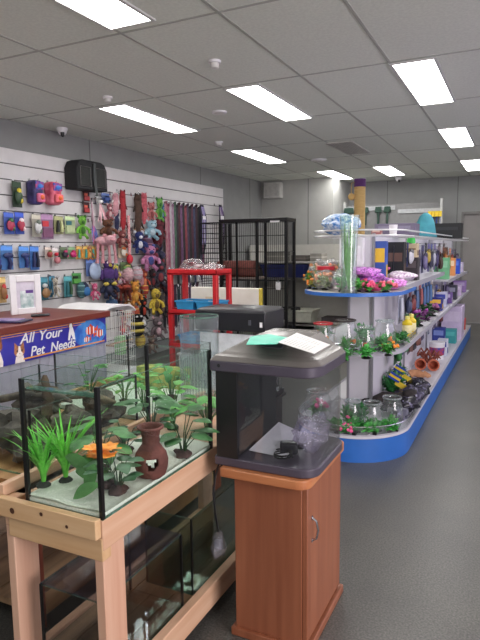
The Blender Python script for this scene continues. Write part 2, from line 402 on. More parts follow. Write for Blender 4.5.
def plush(box, c, c2, label, cat='plush toy', kind='bear', X=None, group='plush toys on the slatwall', name='plush_toy'):
    y, z, w_, h = box; z -= h*.12; h *= 1.24; w_ *= 1.36; X = X or WX+.02+w_*.42
    t = thing(name, label, cat, (X,y,z), math.radians(-28), group)
    c, c2 = soft(c), soft(c2)
    A = M(c,.95,0,.18,40,.5,name='plush_fur'); B = M(c2,.95,0,.18,40,.5,name='plush_accent')
    s = R.random()*9
    if kind in ('bear','monkey'):
        q = MB().ell((0,0,h*.38),(w_*.24,w_*.27,h*.25),12,8,.15,s)
        for k in (-1,1):
            q.tube([(.0,k*w_*.2,h*.5),(w_*.15,k*w_*.42,h*.4),(w_*.2,k*w_*.44,h*.25)],[w_*.1,w_*.09,w_*.1],8)
            q.tube([(.0,k*w_*.13,h*.22),(w_*.15,k*w_*.24,h*.1),(w_*.24,k*w_*.26,h*.05)],[w_*.11,w_*.1,w_*.11],8)
        q.build('body', A, t)
        hd = MB().ell((w_*.06,0,h*.75),(w_*.26,w_*.3,h*.2),12,8,.08,s).build('head', A, t)
        for k in (-1,1): MB().ell((0,k*w_*.25,h*.92),(w_*.07,w_*.1,h*.08),8,6).build('ear', B, hd)
        MB().ell((w_*.26,0,h*.7),(w_*.1,w_*.14,h*.08),8,6).build('muzzle', B, hd)
        MB().ell((w_*.14,0,h*.37),(w_*.14,w_*.18,h*.17),8,6).build('belly_patch', B, t)
        for k in (-1,1): MB().ell((w_*.29,k*w_*.11,h*.79),w_*.035,6,5).build('eye', BLACKP, hd)
    elif kind == 'ball':
        MB().ell((0,0,h*.5),(w_*.45,w_*.5,h*.5),14,9,.05,s).build('body', A, t)
        q = MB()
        for k in range(3): q.lathe([(w_*.5*math.cos(a),h*.5+h*.5*math.sin(a)) for a in (-.9+.7*k,-.75+.7*k)],14,(0,0,0),open_=True)
        q.build('stripe', B, t)
    elif kind == 'legs':      # body high up, four dangling rope legs
        MB().ell((0,0,h*.78),(w_*.33,w_*.46,h*.16),12,8,.12,s).build('body', A, t)
        hd = MB().ell((w_*.28,w_*.1,h*.82),(w_*.22,w_*.24,h*.14),12,8,.08,s).build('head', A, t)
        MB().ell((w_*.46,w_*.1,h*.8),(w_*.1,w_*.11,h*.05),8,6).build('snout', B, hd)
        for k in (-1,1): MB().ell((w_*.22,w_*.1+k*w_*.2,h*.95),(w_*.05,w_*.09,h*.06),8,6).build('ear', B, hd)
        for k in (-1.2,-.5,.4,1.2):
            MB().tube([(w_*.05,k*w_*.28,h*.7),(w_*.1,k*w_*.3,h*.35),(w_*.07,k*w_*.33,h*.06)],[w_*.07,w_*.05,w_*.08],7).build('leg', B, t)
    elif kind == 'skin':      # flat unstuffed animal skin
        MB().tube([(0,0,h),(.02,0,h*.86),(.02,w_*.04,h*.5),(.03,-w_*.06,h*.22),(.01,0,0)],[w_*.15,w_*.34,w_*.3,w_*.3,w_*.1],9,False,(1,.5)).build('body', A, t)
        hd = MB().ell((.03,0,h*.9),(w_*.24,w_*.3,h*.09),10,7).build('head', A, t)
        for k in (-1,1): MB().ell((.03,k*w_*.2,h*.98),(w_*.05,w_*.1,h*.045),8,6).build('ear', B, hd)
        for k in (-1,1):
            for zz in (.68,.25): MB().tube([(.02,k*w_*.24,h*zz),(.03,k*w_*.42,h*(zz-.14))],[w_*.1,w_*.06],7).build('paw', B, t)
    elif kind == 'long':      # long giraffe-like neck
        MB().tube([(0,0,h*.02),(.01,0,h*.3),(.0,0,h*.62),(.03,0,h*.9)],[w_*.3,w_*.26,w_*.2,w_*.26],9).build('body', A, t)
        hd = MB().ell((w_*.16,0,h*.92),(w_*.36,w_*.3,h*.08),10,7).build('head', A, t)
        for k in (-1,1): MB().ell((-w_*.02,k*w_*.3,h*.97),(w_*.06,w_*.14,h*.04),8,6).build('ear', B, hd)
        q = MB()
        for k in range(7): q.ell((w_*.2,(R.random()-.5)*w_*.3,h*(.08+.1*k)),(w_*.08,w_*.08,h*.025),7,5)
        q.build('spot', B, t)
    elif kind == 'bee':
        for k in range(5):
            MB().ell((0,0,h*(.14+.15*k)),(w_*(.3+.1*math.sin(k*.8)),w_*(.34+.12*math.sin(k*.8)),h*.12),12,7).build('body_band', A if k%2 else B, t)
        hd = MB().ell((w_*.05,0,h*.9),(w_*.3,w_*.33,h*.13),12,7).build('head', B, t)
        for k in (-1,1): MB().ell((w_*.3,k*w_*.13,h*.93),(w_*.06,w_*.08,h*.04),8,6).build('eye', WHITEP, hd)
        for k in (-1,1): MB().ell((-w_*.05,k*w_*.42,h*.6),(w_*.06,w_*.16,h*.16),8,6).build('wing', WHITEP, t)
    elif kind == 'bird':
        MB().ell((0,0,h*.42),(w_*.3,w_*.34,h*.3),12,8,.1,s).build('body', A, t)
        hd = MB().ell((w_*.04,0,h*.78),(w_*.24,w_*.26,h*.17),12,8).build('head', A, t)
        MB().tube([(w_*.22,0,h*.77),(w_*.42,0,h*.73)],[w_*.1,w_*.02],8).build('beak', B, hd)
        for k in (-1,1): MB().ell((w_*.22,k*w_*.12,h*.86),w_*.05,8,6).build('eye', WHITEP, hd)
        for k in (-1,1): MB().ell((w_*.02,k*w_*.38,h*.42),(w_*.12,w_*.12,h*.22),8,6).build('wing', A, t)
        for k in (-1,1): MB().ell((w_*.16,k*w_*.2,h*.07),(w_*.16,w_*.15,h*.07),8,6).build('foot', B, t)
    hook(y, z+h*1.0-.005, .06)
    return t

# pet carrier on top row
def carrier(box):
    y, z, w_, h = box
    t = thing('pet_carrier', 'large black fabric pet carrier bag hung high on the slatwall', 'pet carrier', (WX+.005,y,z))
    F = M((30,31,33),.8,0,.12,60,.3,name='black_nylon'); ME = M((44,46,44),.9,0,.3,180,.4,name='mesh_window')
    d = .17
    poly = [(-w_/2,.0),(w_/2,.0),(w_/2,h*.72),(w_*.42,h*.94),(w_*.3,h),(-w_*.3,h),(-w_*.42,h*.94),(-w_/2,h*.72)]
    MB().prismX(poly,0,d).build('body', F, t, .012)
    for k in (-1,1):
        MB().prismX([(k*w_*.25-w_*.17,h*.14),(k*w_*.25+w_*.17,h*.14),(k*w_*.25+w_*.15,h*.74),(k*w_*.25-w_*.15,h*.74)],d,d+.006).build('mesh_window', ME, t, .003)
        MB().tube([(d+.008,k*w_*.25-w_*.17,h*.12),(d+.008,k*w_*.25-w_*.16,h*.76),(d+.008,k*w_*.25+w_*.16,h*.76),(d+.008,k*w_*.25+w_*.17,h*.12)],.005,6,True).build('piping', M((88,84,84),.6,name='grey_piping'), t)
    MB().tube([(d*.5,w_*.04,h*1.02),(d+.02,w_*.03,h*.9),(d+.02,w_*.02,h*.4),(d+.022,w_*.06,-.06)],.02,6,False,(1,.22)).build('shoulder_strap', M((62,66,66),.7,0,.1,90,name='strap_webbing'), t)
carrier((4.79,1.965,.47,.30))

def kidpack(box, c, c2, c3, label):
    y, z, w_, h = box
    t = thing('pet_life_jacket', label, 'packaged pet gear', (WX+.006,y,z), 0, 'bright puffy packs on the top row')
    A = M(c,.55,0,.25,14,name='puffy_fabric',c2=c2); B = M(c3,.5,0,.1,name='bright_trim')
    MB().cbox((.06,0,h*.5),(.12,w_*.95,h*.96)).build('body', A, t, .03)
    q = MB().cbox((.135,0,h*.28),(.04,w_*.7,h*.36)).build('pocket', B, t, .015)
    MB().ell((.155,0,h*.3),(.02,w_*.2,h*.1),10,6).build('badge', M((240,120,70),.5,name='orange_badge'), q)
    MB().box(.121,-w_*.4,h*.6,.13,w_*.4,h*.92).build('header_card', M((40,80,170),.5,0,.3,30,name='blue_print',c2=(190,70,110)), t, .003)
    MB().ell((.135,0,h*.74),(.008,w_*.26,h*.09),10,6).build('logo_patch', M((60,120,200),.5,name='logo_blue'), t)
    hook(y,z+h-.01)
kidpack((4.085,1.775,.125,.235),(40,40,80),(70,60,120),(222,110,150),'puffy navy and pink pack on the top row, left of its pink neighbour')
kidpack((4.32,1.785,.145,.23),(190,60,90),(230,120,140),(236,110,120),'puffy pink pack on the top row, just below and left of the carrier')
pack((3.891,1.745,0.106,0.234),(36,60,40),(60,90,60),'dark green and yellow pack at the left end of the top row','pet gear pack',None,(220,200,60))

PK = 'small carded packs on the slatwall'
for (bx, card, prod, p2, shp, lab) in [
 ((3.778,1.5,0.114,0.196),(60,90,190),(205,50,90),(70,110,70),'blob','blue card with crimson toy, left one of a matching pair'),
 ((3.899,1.502,0.106,0.2),(50,80,190),(215,60,90),(240,220,220),'blob','blue card with crimson toy, right one of a matching pair'),
 ((4.106,1.478,0.114,0.217),(170,165,150),(225,225,225),(110,120,110),'blob','grey card holding a white toy in the second row'),
 ((4.242,1.46,0.159,0.241),(150,110,150),(140,80,120),(200,60,70),'flat','mauve card with red logo in the second row'),
 ((4.399,1.511,0.125,0.178),(150,150,100),(40,45,40),(200,205,150),'long','olive card with two black treats in the second row'),
 ((4.563,1.514,0.146,0.182),(170,190,140),(190,205,150),(60,110,120),'flat','pale green card right of the olive card'),
 ((3.608,1.157,0.086,0.236),(150,40,50),(60,70,160),None,'blob','red card cut off at the left edge of the photo'),
 ((3.731,1.179,0.135,0.223),(70,130,210),(40,55,120),(30,40,90),'tool','blue card with navy grooming brush, leftmost of three'),
 ((3.929,1.189,0.12,0.203),(70,130,210),(45,60,130),(40,50,110),'tool','blue card with navy grooming brush, middle of three'),
 ((4.058,1.166,0.113,0.227),(60,115,200),(40,50,110),(30,35,60),'long','blue card with navy nail clippers, right of the brushes'),
 ((4.236,1.266,0.08,0.117),(200,180,170),(190,60,60),(120,130,70),'blob','small beige card with a red toy in the third row'),
 ((4.328,1.195,0.082,0.187),(200,190,190),(230,130,140),(190,40,60),'ball','small white card with a pink ball at its bottom'),
 ((4.449,1.261,0.1,0.121),(90,110,80),(60,50,70),(210,60,120),'blob','green card with a dark toy in the third row'),
 ((4.565,1.259,0.103,0.123),(120,160,110),(225,40,120),(190,30,100),'blob','green card with a magenta toy in the third row'),
 ((4.678,1.256,0.092,0.135),(225,160,70),(70,180,160),(230,150,60),'long','orange topped teal squeaky toy, first of three in the row'),
 ((4.786,1.254,0.095,0.137),(230,165,70),(60,175,155),(235,155,60),'long','orange topped teal squeaky toy, middle of three in the row'),
 ((4.898,1.251,0.098,0.14),(230,170,80),(70,190,170),(235,160,60),'long','orange topped teal squeaky toy, right of three in the row'),
 ((3.653,0.887,0.088,0.232),(215,170,100),(170,110,60),(200,60,60),'blob','tan card with a red print at the left end of the fourth row'),
 ((4.152,0.871,0.117,0.223),(60,130,150),(170,120,70),(200,200,200),'ball','teal card with round brown brush beside the white frame'),
 ((4.266,0.891,0.081,0.207),(50,120,150),(40,100,130),None,'long','narrow teal card right of the brown brush'),
 ((4.49,0.872,0.116,0.215),(70,150,160),(40,120,130),(60,90,60),'long','teal card with green toys in the fourth row'),
 ((4.889,1.068,0.228,0.183),(90,120,190),(170,190,225),(220,90,100),'ball','blue card with a round pale face toy'),
 ((4.622,0.998,0.136,0.114),(60,140,60),(90,180,70),(30,40,30),'flat','bright green card above the dark blue cap'),
 ((4.83,1.863,0.095,0.115),(60,30,35),(205,55,60),(230,110,90),'flat','upper red and black tube pack hanging below the carrier'),
 ((4.822,1.738,0.095,0.115),(60,30,35),(205,60,65),(230,110,90),'flat','lower red and black tube pack hanging below the carrier'),
 ((5.03,1.834,0.084,0.097),(180,180,180),(240,240,240),(60,60,60),'blob','white toy on a grey card under the carrier strap'),
 ((5.407,1.252,0.15,0.173),(215,190,160),(235,225,210),(225,120,50),'blob','cream and orange card between the pink pig and the rope'),
 ((5.462,1.087,0.21,0.117),(90,110,70),(110,170,80),(200,190,120),'blob','olive card with a green toy above the pink pair'),
 ((5.142,1.863,0.138,0.109),(70,100,170),(60,90,170),None,'blob','blue card at the top of the garland cluster'),
 ((5.7,0.932,0.163,0.121),(150,120,120),(225,150,160),None,'ball','grey card with a pink ball, right of the pink pair'),
 ]:
    pack(bx, card, prod, lab, group=PK, p2=p2, shape=shp)

# dark cap, rainbow roll
t = thing('dog_hat','dark navy rounded pet cap hanging in the fourth row','dog hat',(WX+.06,4.701,0.856),0)
MB().ell((0,0,.08),(.06,.065,.085),14,9,.06,2).build('crown',M((28,36,66),.8,0,.2,30,name='navy_felt'),t)
MB().ell((.05,0,.06),(.02,.05,.05),10,7).build('front_patch',M((50,110,170),.6,name='blue_patch'),t)
# plush and soft toys
for (bx, c, c2, kind, lab) in [
 ((4.701,1.483,0.109,0.207),(110,190,50),(60,120,40),'monkey','lime green frog toy with dangling legs in the second row'),
 ((5.081,1.488,0.148,0.182),(110,65,40),(80,45,30),'bear','brown plush dog hanging above the pink pig'),
 ((4.993,1.217,0.203,0.27),(228,165,175),(215,140,150),'legs','pale pink plush pig with dangling striped legs'),
 ((5.053,0.984,0.17,0.239),(84,50,130),(232,205,70),'bird','purple plush bird with yellow wings and feet'),
 ((5.218,1.019,0.093,0.151),(225,200,70),(90,150,70),'bear','small yellow plush toy right of the purple bird'),
 ((4.87,0.822,0.078,0.156),(225,80,130),(235,170,190),'bear','hot pink plush toy above the cage roof'),
 ((5.052,0.84,0.159,0.216),(38,46,80),(60,60,90),'bear','dark navy plush toy above the bird cage'),
 ((5.296,0.774,0.164,0.164),(176,60,40),(120,40,30),'legs','rust red plush lobster right of the navy toy'),
 ((5.672,1.589,0.11,0.367),(88,62,50),(60,44,36),'skin','brown unstuffed fox skin hanging in the top row'),
 ((5.816,1.688,0.087,0.299),(230,95,110),(240,140,150),'skin','coral pink unstuffed skin toy right of the fox skin'),
 ((5.403,1.594,0.083,0.379),(190,40,50),(120,20,36),'skin','crimson unstuffed skin toy in the top row, right of the garland'),
 ((5.274,1.746,0.082,0.21),(220,150,160),(240,225,225),'skin','pink and white skin toy left of the crimson one'),
 ((5.29,1.569,0.07,0.21),(50,52,90),(200,200,210),'skin','navy and white skin toy below the pink and white one'),
 ((5.659,1.33,0.146,0.22),(44,58,130),(220,220,230),'bear','royal blue plush toy with pale belly, centre of the toy wall'),
 ((5.826,1.122,0.187,0.261),(200,120,170),(70,80,160),'bear','pink and violet plush doll with blue feet'),
 ((5.906,1.486,0.163,0.201),(150,195,215),(190,215,225),'bear','sky blue plush toy below the coral skins'),
 ((6.081,1.388,0.115,0.307),(120,36,50),(90,30,40),'ball','dark red round toy beside the leads'),
 ((5.448,0.984,0.107,0.143),(220,165,175),(230,190,195),'ball','pale pink striped ball, left of two beneath the doll'),
 ((5.626,0.986,0.11,0.146),(205,190,200),(225,150,165),'ball','pale lilac striped ball, right of two beneath the doll'),
 ((5.779,0.868,0.099,0.235),(200,70,50),(220,120,70),'bear','orange red plush toy under the violet doll'),
 ((5.566,0.703,0.121,0.254),(230,140,40),(236,170,60),'bear','orange plush toy with round head at the top of the giraffe group'),
 ((5.557,0.536,0.073,0.266),(222,160,50),(160,90,40),'long','tall yellow giraffe toy with brown spots'),
 ((5.43,0.657,0.107,0.143),(190,120,50),(240,225,200),'bear','orange lion plush with a cream face'),
 ((5.422,0.551,0.084,0.119),(225,210,190),(200,60,50),'ball','cream and red striped ball under the lion'),
 ((5.729,0.516,0.111,0.247),(24,24,26),(205,60,40),'monkey','black plush toy with red belly beside the yellow one'),
 ((5.959,0.566,0.152,0.279),(230,195,50),(120,90,40),'monkey','bright yellow plush monkey with long arms'),
 ((5.78,0.794,0.087,0.136),(200,60,50),(240,200,80),'ball','red and yellow striped ball above the black plush'),
 ((5.553,0.331,0.158,0.219),(232,205,80),(26,26,28),'bee','large black and yellow striped bee toy near the trolley'),
 ((5.745,0.303,0.1,0.174),(120,125,130),(210,210,210),'bear','grey and white plush toy right of the bee'),
 ((5.974,0.233,0.166,0.255),(105,90,95),(200,160,170),'bear','grey plush rabbit low beside the red trolley'),
 ((5.653,0.169,0.099,0.148),(226,190,60),(190,140,40),'ball','yellow striped ball lowest on the toy wall'),
 ((5.956,1.191,0.164,0.215),(50,50,80),(130,40,60),'monkey','dark indigo plush monkey right of the violet doll'),
 ((6.055,0.899,0.166,0.294),(66,60,80),(160,60,70),'bear','charcoal plush toy left of the lead rack'),
 ((5.971,1.706,0.101,0.203),(215,120,120),(160,70,70),'bear','salmon plush toy in the top row'),
 ((6.151,1.713,0.104,0.259),(110,190,70),(60,140,60),'bear','bright green plush toy beside the leads'),
 ((5.351,1.389,0.118,0.165),(140,60,60),(200,140,130),'bear','maroon plush toy left of the rope stick'),
 ((5.135,0.698,0.104,0.138),(70,110,160),(220,220,220),'bird','steel blue plush bird just above the cage roof'),
 ((6.248,0.562,0.144,0.327),(56,44,60),(120,60,80),'monkey','dark plum plush toy behind the red trolley'),
 ]:
    plush(bx, c, c2, lab, kind=kind)
for (bx, c, c2, kind, lab) in [
 ((5.027,1.346,0.091,0.136),(210,190,170),(170,120,90),'ball','cream and tan ball tucked behind the pink pig'),
 ((5.179,1.687,0.081,0.162),(170,90,100),(220,180,180),'bear','dusty rose plush toy between the garland and the skins'),
 ((5.523,1.424,0.096,0.168),(70,60,70),(130,110,110),'bear','dark taupe plush toy left of the royal blue one'),
 ((5.853,1.352,0.112,0.15),(90,60,90),(150,100,130),'ball','aubergine striped ball below the sky blue toy'),
 ((5.686,1.531,0.098,0.135),(170,130,100),(120,80,60),'bear','tan plush toy under the fox skin'),
 ((6.252,1.73,0.065,0.183),(60,120,170),(120,170,210),'bear','small blue plush toy at the head of the leads'),
 ((6.206,1.489,0.078,0.208),(130,50,60),(60,30,40),'monkey','dark crimson plush monkey beside the first leads'),
 ((6.123,1.212,0.103,0.206),(60,50,90),(40,40,60),'bear','deep violet plush toy beside the first leads'),
 ((5.286,0.936,0.094,0.152),(180,120,140),(210,190,200),'bear','mauve pink plush toy left of the striped balls'),
 ((5.108,0.824,0.103,0.149),(90,60,60),(140,90,80),'bear','chestnut brown plush toy above the cage roof'),
 ((5.411,0.811,0.095,0.166),(120,40,36),(80,30,30),'monkey','deep red plush monkey left of the orange toy'),
 ((5.657,0.791,0.086,0.159),(90,70,60),(150,120,90),'bear','dark brown plush toy right of the orange toy'),
 ((5.286,0.613,0.094,0.164),(60,50,60),(140,60,50),'bear','dark grey plush toy left of the lion'),
 ((5.58,0.509,0.085,0.158),(210,80,50),(240,190,80),'ball','orange and yellow ball right of the cream one'),
 ((5.94,0.869,0.114,0.227),(60,50,56),(130,40,50),'bear','sooty plush toy above the yellow monkey'),
 ((6.154,0.829,0.103,0.284),(90,40,50),(50,30,36),'monkey','maroon black plush monkey above the trolley'),
 ((6.124,0.497,0.116,0.259),(70,60,60),(120,90,80),'bear','dark umber plush toy left of the trolley leg'),
 ((5.339,0.373,0.107,0.19),(150,60,60),(200,150,120),'bear','brick red plush toy left of the bee'),
 ((5.653,0.353,0.086,0.16),(190,150,90),(120,80,50),'bear','sandy plush toy beside the bee wing'),
 ((5.374,0.178,0.12,0.167),(80,80,90),(150,150,160),'bear','slate grey plush toy below the bee'),
 ((5.874,0.07,0.114,0.19),(110,80,70),(160,130,110),'bear','cocoa brown plush toy at the bottom of the toy wall'),
 ((4.823,1.253,0.066,0.133),(200,110,60),(230,190,90),'bear','amber plush toy right of the teal squeakers'),
 ((4.664,0.86,0.076,0.141),(60,110,120),(120,170,170),'ball','dark teal striped ball beside the navy cap'),
 ((4.288,0.901,0.073,0.166),(200,190,170),(120,110,100),'bear','off white plush toy right of the teal cards'),
 ]:
    plush(bx, c, c2, lab, kind=kind)
# garland cluster
def garland(box, c, c2, label):
    y, z, w_, h = box
    t = thing('feather_teaser', label, 'cat toy', (WX+.05,y,z), 0, 'ribbon teasers under the carrier')
    q = MB()
    for k in range(9):
        a = R.uniform(-.5,.5); q.mat(k%2).tube([(.01,0,h),(.03,a*w_*.5,h*.6),(.02+.04*R.random(),a*w_,h*R.uniform(0,.25))],[.006,.01,.004],5,False,(1,.5))
    q.build('ribbon',[M(c,.8,name='ribbon'),M(c2,.8,name='ribbon_pale')],t)
    MB().tube([(.01,0,h*.7),(.012,0,h+.01)],.008,6).build('handle',BLACKP,t); hook(y,z+h)
garland((4.887,1.58,0.111,0.312),(150,120,130),(200,185,190),'grey and lilac ribbon teaser under the carrier')
garland((5.025,1.606,0.147,0.261),(200,140,150),(230,190,195),'pink ribbon teaser right of the grey one')
garland((4.888,1.401,0.111,0.256),(90,100,170),(210,110,140),'blue and pink ribbon teaser above the pink pig')
# rope stick with ball
def ropeball(bx):
    y, z, w_, h = bx
    t = thing('rope_ball_toy','long red and white rope stick ending in a red ball','dog toy',(WX+.09,y,z))
    MB().tube([(0,0,h),(0,.004,h*.5),(0,0,h*.2)],.017,8).build('rope',M((205,60,80),.8,0,.1,60,name='rope',c2=(240,215,215),stretch=(1,1,3)),t)
    MB().ell((0,0,h*.1),(.04,.04,h*.1),14,9).build('ball',M((205,40,60),.4,name='red_rubber'),t); hook(y,z+h)
ropeball((5.483,1.181,0.084,0.561))

# leads and collars
LG = 'dog leads hanging in a row'
def lead(y, z0, z1, c, c2, label, wd=.019, X=WX+.09):
    t = thing('dog_lead', label, 'dog lead', (X,y,z0), 0, LG)
    c, c2 = shade(soft(c,.75),.82), shade(soft(c2,.75),.82); h = z1-z0; m = M(c,.7,0,.2,30,name='webbing',c2=c2,stretch=(1,1,.6))
    MB().tube([(0,-.012,h),(.004,-.014,h*.5),(.0,-.01,.03),(.0,.01,.0),(.004,.016,h*.4),(0,.012,h)],wd,5,False,(1,.3)).build('strap',m,t)
    MB().tube([(.0,.012,h),(.012,.0,h+.03),(0,-.012,h)],wd,5,False,(1,.3)).build('hand_loop',m,t)
    MB().tube([(0,-.012,.03),(.006,-.012,-.03),(.012,-.012,-.05),(0,-.012,-.03)],.006,6).build('snap_clip',CHROME,t)
    hook(y,z1+.01,.1)
cols = [((220,90,120),(240,170,180),'pink and white chain patterned'),((190,60,110),(230,120,150),'rose pink'),((205,190,200),(235,230,235),'pale grey'),((190,120,170),(220,170,200),'mauve'),
 ((60,110,80),(90,140,110),'green'),((40,34,40),(70,60,70),'black'),((120,40,60),(80,24,40),'maroon'),((120,70,130),(160,100,160),'purple'),((30,30,34),(54,50,56),'charcoal'),((170,50,70),(200,80,90),'red'),
 ((70,50,90),(100,80,120),'plum'),((34,30,34),(60,56,60),'jet black'),((130,50,80),(90,40,60),'wine red'),((50,60,110),(80,90,140),'navy blue'),((90,40,60),(60,30,44),'dark wine'),((26,26,30),(50,50,56),'matt black'),((80,70,110),(120,110,150),'slate violet'),((140,60,110),(180,90,140),'raspberry')]
posn = ['at the left end of the lead row','second in the lead row','third in the lead row','fourth in the lead row','fifth in the lead row','sixth in the lead row','seventh in the lead row','eighth in the lead row','ninth in the lead row','tenth in the lead row','eleventh in the lead row','twelfth in the lead row','thirteenth in the lead row','fourteenth in the lead row','fifteenth in the lead row','sixteenth in the lead row','second from the right end of the lead row','at the right end of the lead row']
ys = (6.279,6.33,6.381,6.432,6.485,6.537,6.591,6.645,6.7,6.756,6.812,6.87,6.927,6.986,7.045,7.106,7.167,7.228)
for i, (c, c2, nm) in enumerate(cols):
    lead(ys[i], .95+.1*math.sin(i*2.3)+(.08 if i < 5 else 0), 1.93-.03*(i%2), c, c2, nm+' dog lead '+posn[i])
lc = [((40,36,50),'ink black'),((90,40,60),'burgundy'),((50,56,90),'steel navy'),((70,44,70),'aubergine'),((34,60,70),'petrol blue'),((120,50,60),'brick red'),((46,40,44),'graphite'),((80,60,100),'dusky violet'),((30,34,40),'pitch black'),((100,60,80),'mulberry')]
y2 = (6.178,6.264,6.353,6.443,6.535,6.63,6.726,6.825,6.926,7.029)
for i, (c, nm) in enumerate(lc):
    lead(y2[i], .30+.05*(i%3), .84, c, shade(c,1.5), nm+' lead on the lower hooks, '+posn[i].split(' in ')[0].replace('at the left end of the lead row','leftmost')+' from the left', .022)
def harness(bx, c, c2, label):
    y, z, w_, h = bx
    t = thing('dog_harness', label, 'dog harness', (WX+.1,y,z), 0, 'harnesses on the end hooks')
    A = M(c,.7,0,.1,40,name='harness_webbing'); B = M(c2,.6,name='harness_pattern')
    for k in (-1,1): MB().tube([(0,k*.02,h),(.03,k*w_*.36,h*.75),(.02,k*w_*.42,h*.3),(0,k*w_*.2,0)],.026,6,False,(1,.25)).build('strap',A,t)
    for k in (-1,0,1): MB().tube([(.012,k*w_*.2,h*.96),(.035,k*w_*.28,h*.7),(.02,k*w_*.25,h*.2)],.012,6,False,(1,.3)).build('patterned_strap',B,t)
    MB().cbox((.03,0,h*.74),(.02,w_*.6,.05)).build('buckle',WHITEP,t,.006); hook(y,z+h)
harness((7.198,1.272,0.145,0.695),(30,30,44),(150,140,190),'navy and lilac dog harness at the end of the lead row')
harness((7.751,1.265,0.184,0.736),(28,26,36),(120,90,150),'dark purple dog harness, last one on the slatwall')

# ------------------------------------------------------------------ counter
CX, CZ, CY1 = -2.5, .94, 3.04
GREYL = M((164,162,178), .6, 0, .03, 6, name='lilac_grey_board')
ct = thing('shop_counter','lilac grey shop counter with grooved front and reddish wooden top','counter',(CX,0,0))
q = MB()
y = 1.0
while y < CY1-.02:
    y2 = min(y+.072, CY1); q.prism([(-.02,y),(-.006,y),(0,y+.008),(0,y2-.008),(-.006,y2),(-.02,y2)],0,CZ-.04); y = y2
q.build('grooved_front',GREYL,ct)
MB().box(-.62,1.0,0,-.02,CY1,CZ-.04).build('carcass',GREYL,ct)
MB().box(-.66,.98,CZ-.04,.025,CY1+.025,CZ).build('worktop',wood((122,52,40),(92,36,30),'Y',.35,'reddish_worktop'),ct,.004)
# banner
by0, by1, bz0, bz1 = 2.03, 3.035, .726, .905
bn = thing('counter_banner','blue banner reading All Your Pet Needs along the counter front','banner',(CX+.002,0,0))
MB().box(0,by0,bz0,.004,by1,bz1).build('banner_board',M((46,40,150),.45,0,.12,5,name='banner_blue',c2=(60,56,170)),bn)
OR = M((238,160,70),.5,0,.05,name='banner_orange')
MB().box(.004,by0,bz1-.016,.005,by1-.2,bz1-.010).box(.004,by0,bz1-.028,.005,by1-.24,bz1-.025).box(.004,by0+.28,bz0+.012,.005,by1-.02,bz0+.02).build('orange_stripe',OR,bn)
def text(s, y, z, size, mat, name, parent, sh=.25, ext=.0015, sx=1):
    cu = bpy.data.curves.new('lettering','FONT'); cu.body = s; cu.size = size; cu.shear = sh; cu.extrude = ext; cu.offset = size*.006
    o = bpy.data.objects.new('tmp', cu); COL.objects.link(o)
    dg = bpy.context.evaluated_depsgraph_get(); me = bpy.data.meshes.new_from_object(o.evaluated_get(dg))
    bpy.data.objects.remove(o)
    me.transform(Matrix(((0,0,1,.0055),(sx,0,0,y),(0,1,0,z),(0,0,0,1)))); me.materials.clear(); me.materials.append(mat)
    q = bpy.data.objects.new(name, me); COL.objects.link(q); q.parent = parent; return q
WH = M((240,238,240),.5,0,.02,name='banner_white')
text('All', 2.29, .83, .082, WH, 'lettering', bn, .28, .0015, 1.12)
text('Your', 2.425, .83, .082, WH, 'lettering', bn, .28, .0015, 1.12)
text('Pet', 2.36, .748, .08, WH, 'lettering', bn, .25, .0015, 1.02)
text('Needs', 2.515, .748, .08, WH, 'lettering', bn, .25, .0015, 1.02)
def cat_head(y, z, s, c, c2, parent, nm):
    A = M(c,.7,0,.1,60,name='kitten_fur',c2=shade(c,.75)); B = M(c2,.7,0,.05,60,name='kitten_white')
    d = .0045
    h = MB()
    h.prismX([(y+s*.5*math.cos(a)*1.0, z+s*.42*math.sin(a)) for a in [2*PI*i/20 for i in range(20)]],d,d+.0008)
    for k in (-1,1): h.prismX([(y+k*s*.48,z+s*.15),(y+k*s*.42,z+s*.72),(y+k*s*.1,z+s*.38)],d,d+.0008)
    h = h.build(nm,A,parent)
    f = MB()
    f.prismX([(y-s*.08,z+s*.4),(y+s*.08,z+s*.4),(y+s*.14,z),(y+s*.34,z-s*.2),(y+s*.2,z-s*.4),(y-s*.2,z-s*.4),(y-s*.34,z-s*.2),(y-s*.14,z)],d+.0009,d+.0014)
    f.build('white_blaze',B,h)
    e = MB()
    for k in (-1,1): e.prismX([(y+k*s*.22+s*.08*math.cos(a),z+s*.06+s*.08*math.sin(a)) for a in [2*PI*i/10 for i in range(10)]],d+.0015,d+.002)
    e.prismX([(y-s*.05,z-s*.14),(y+s*.05,z-s*.14),(y,z-s*.2)],d+.0015,d+.002)
    e.build('eyes_and_nose',M((60,45,30),.4,name='dark_eye'),h)
    b = MB().prismX([(y-s*.35,z-s*.35),(y+s*.35,z-s*.35),(y+s*.5,z-s*.9),(y+s*.46,bz0),(y-s*.5,bz0),(y-s*.5,z-s*.9)],d-.0004,d+.0003)
    b.build('kitten_chest',B,parent)
cat_head(2.12,.842,.10,(170,100,60),(240,228,225),bn,'printed_kitten')
cat_head(2.285,.79,.075,(200,130,90),(245,232,228),bn,'printed_kitten')
q = MB()   # small puppy
q.prismX([(2.70+.02*math.cos(a),.885+.016*math.sin(a)) for a in [2*PI*i/12 for i in range(12)]],.0045,.0053)
q.prismX([(2.69,.875),(2.715,.875),(2.73,.83),(2.735,.79),(2.715,.795),(2.70,.83),(2.685,.792),(2.67,.795),(2.68,.84)],.0045,.0053)
q.build('printed_puppy',WH,bn)
MB().prismX([(2.682,.898),(2.69,.9),(2.684,.87),(2.676,.876)],.0054,.006).prismX([(2.71,.9),(2.718,.897),(2.722,.874),(2.714,.87)],.0054,.006).build('puppy_ears',M((130,80,50),.6,name='brown_ear'),bn)
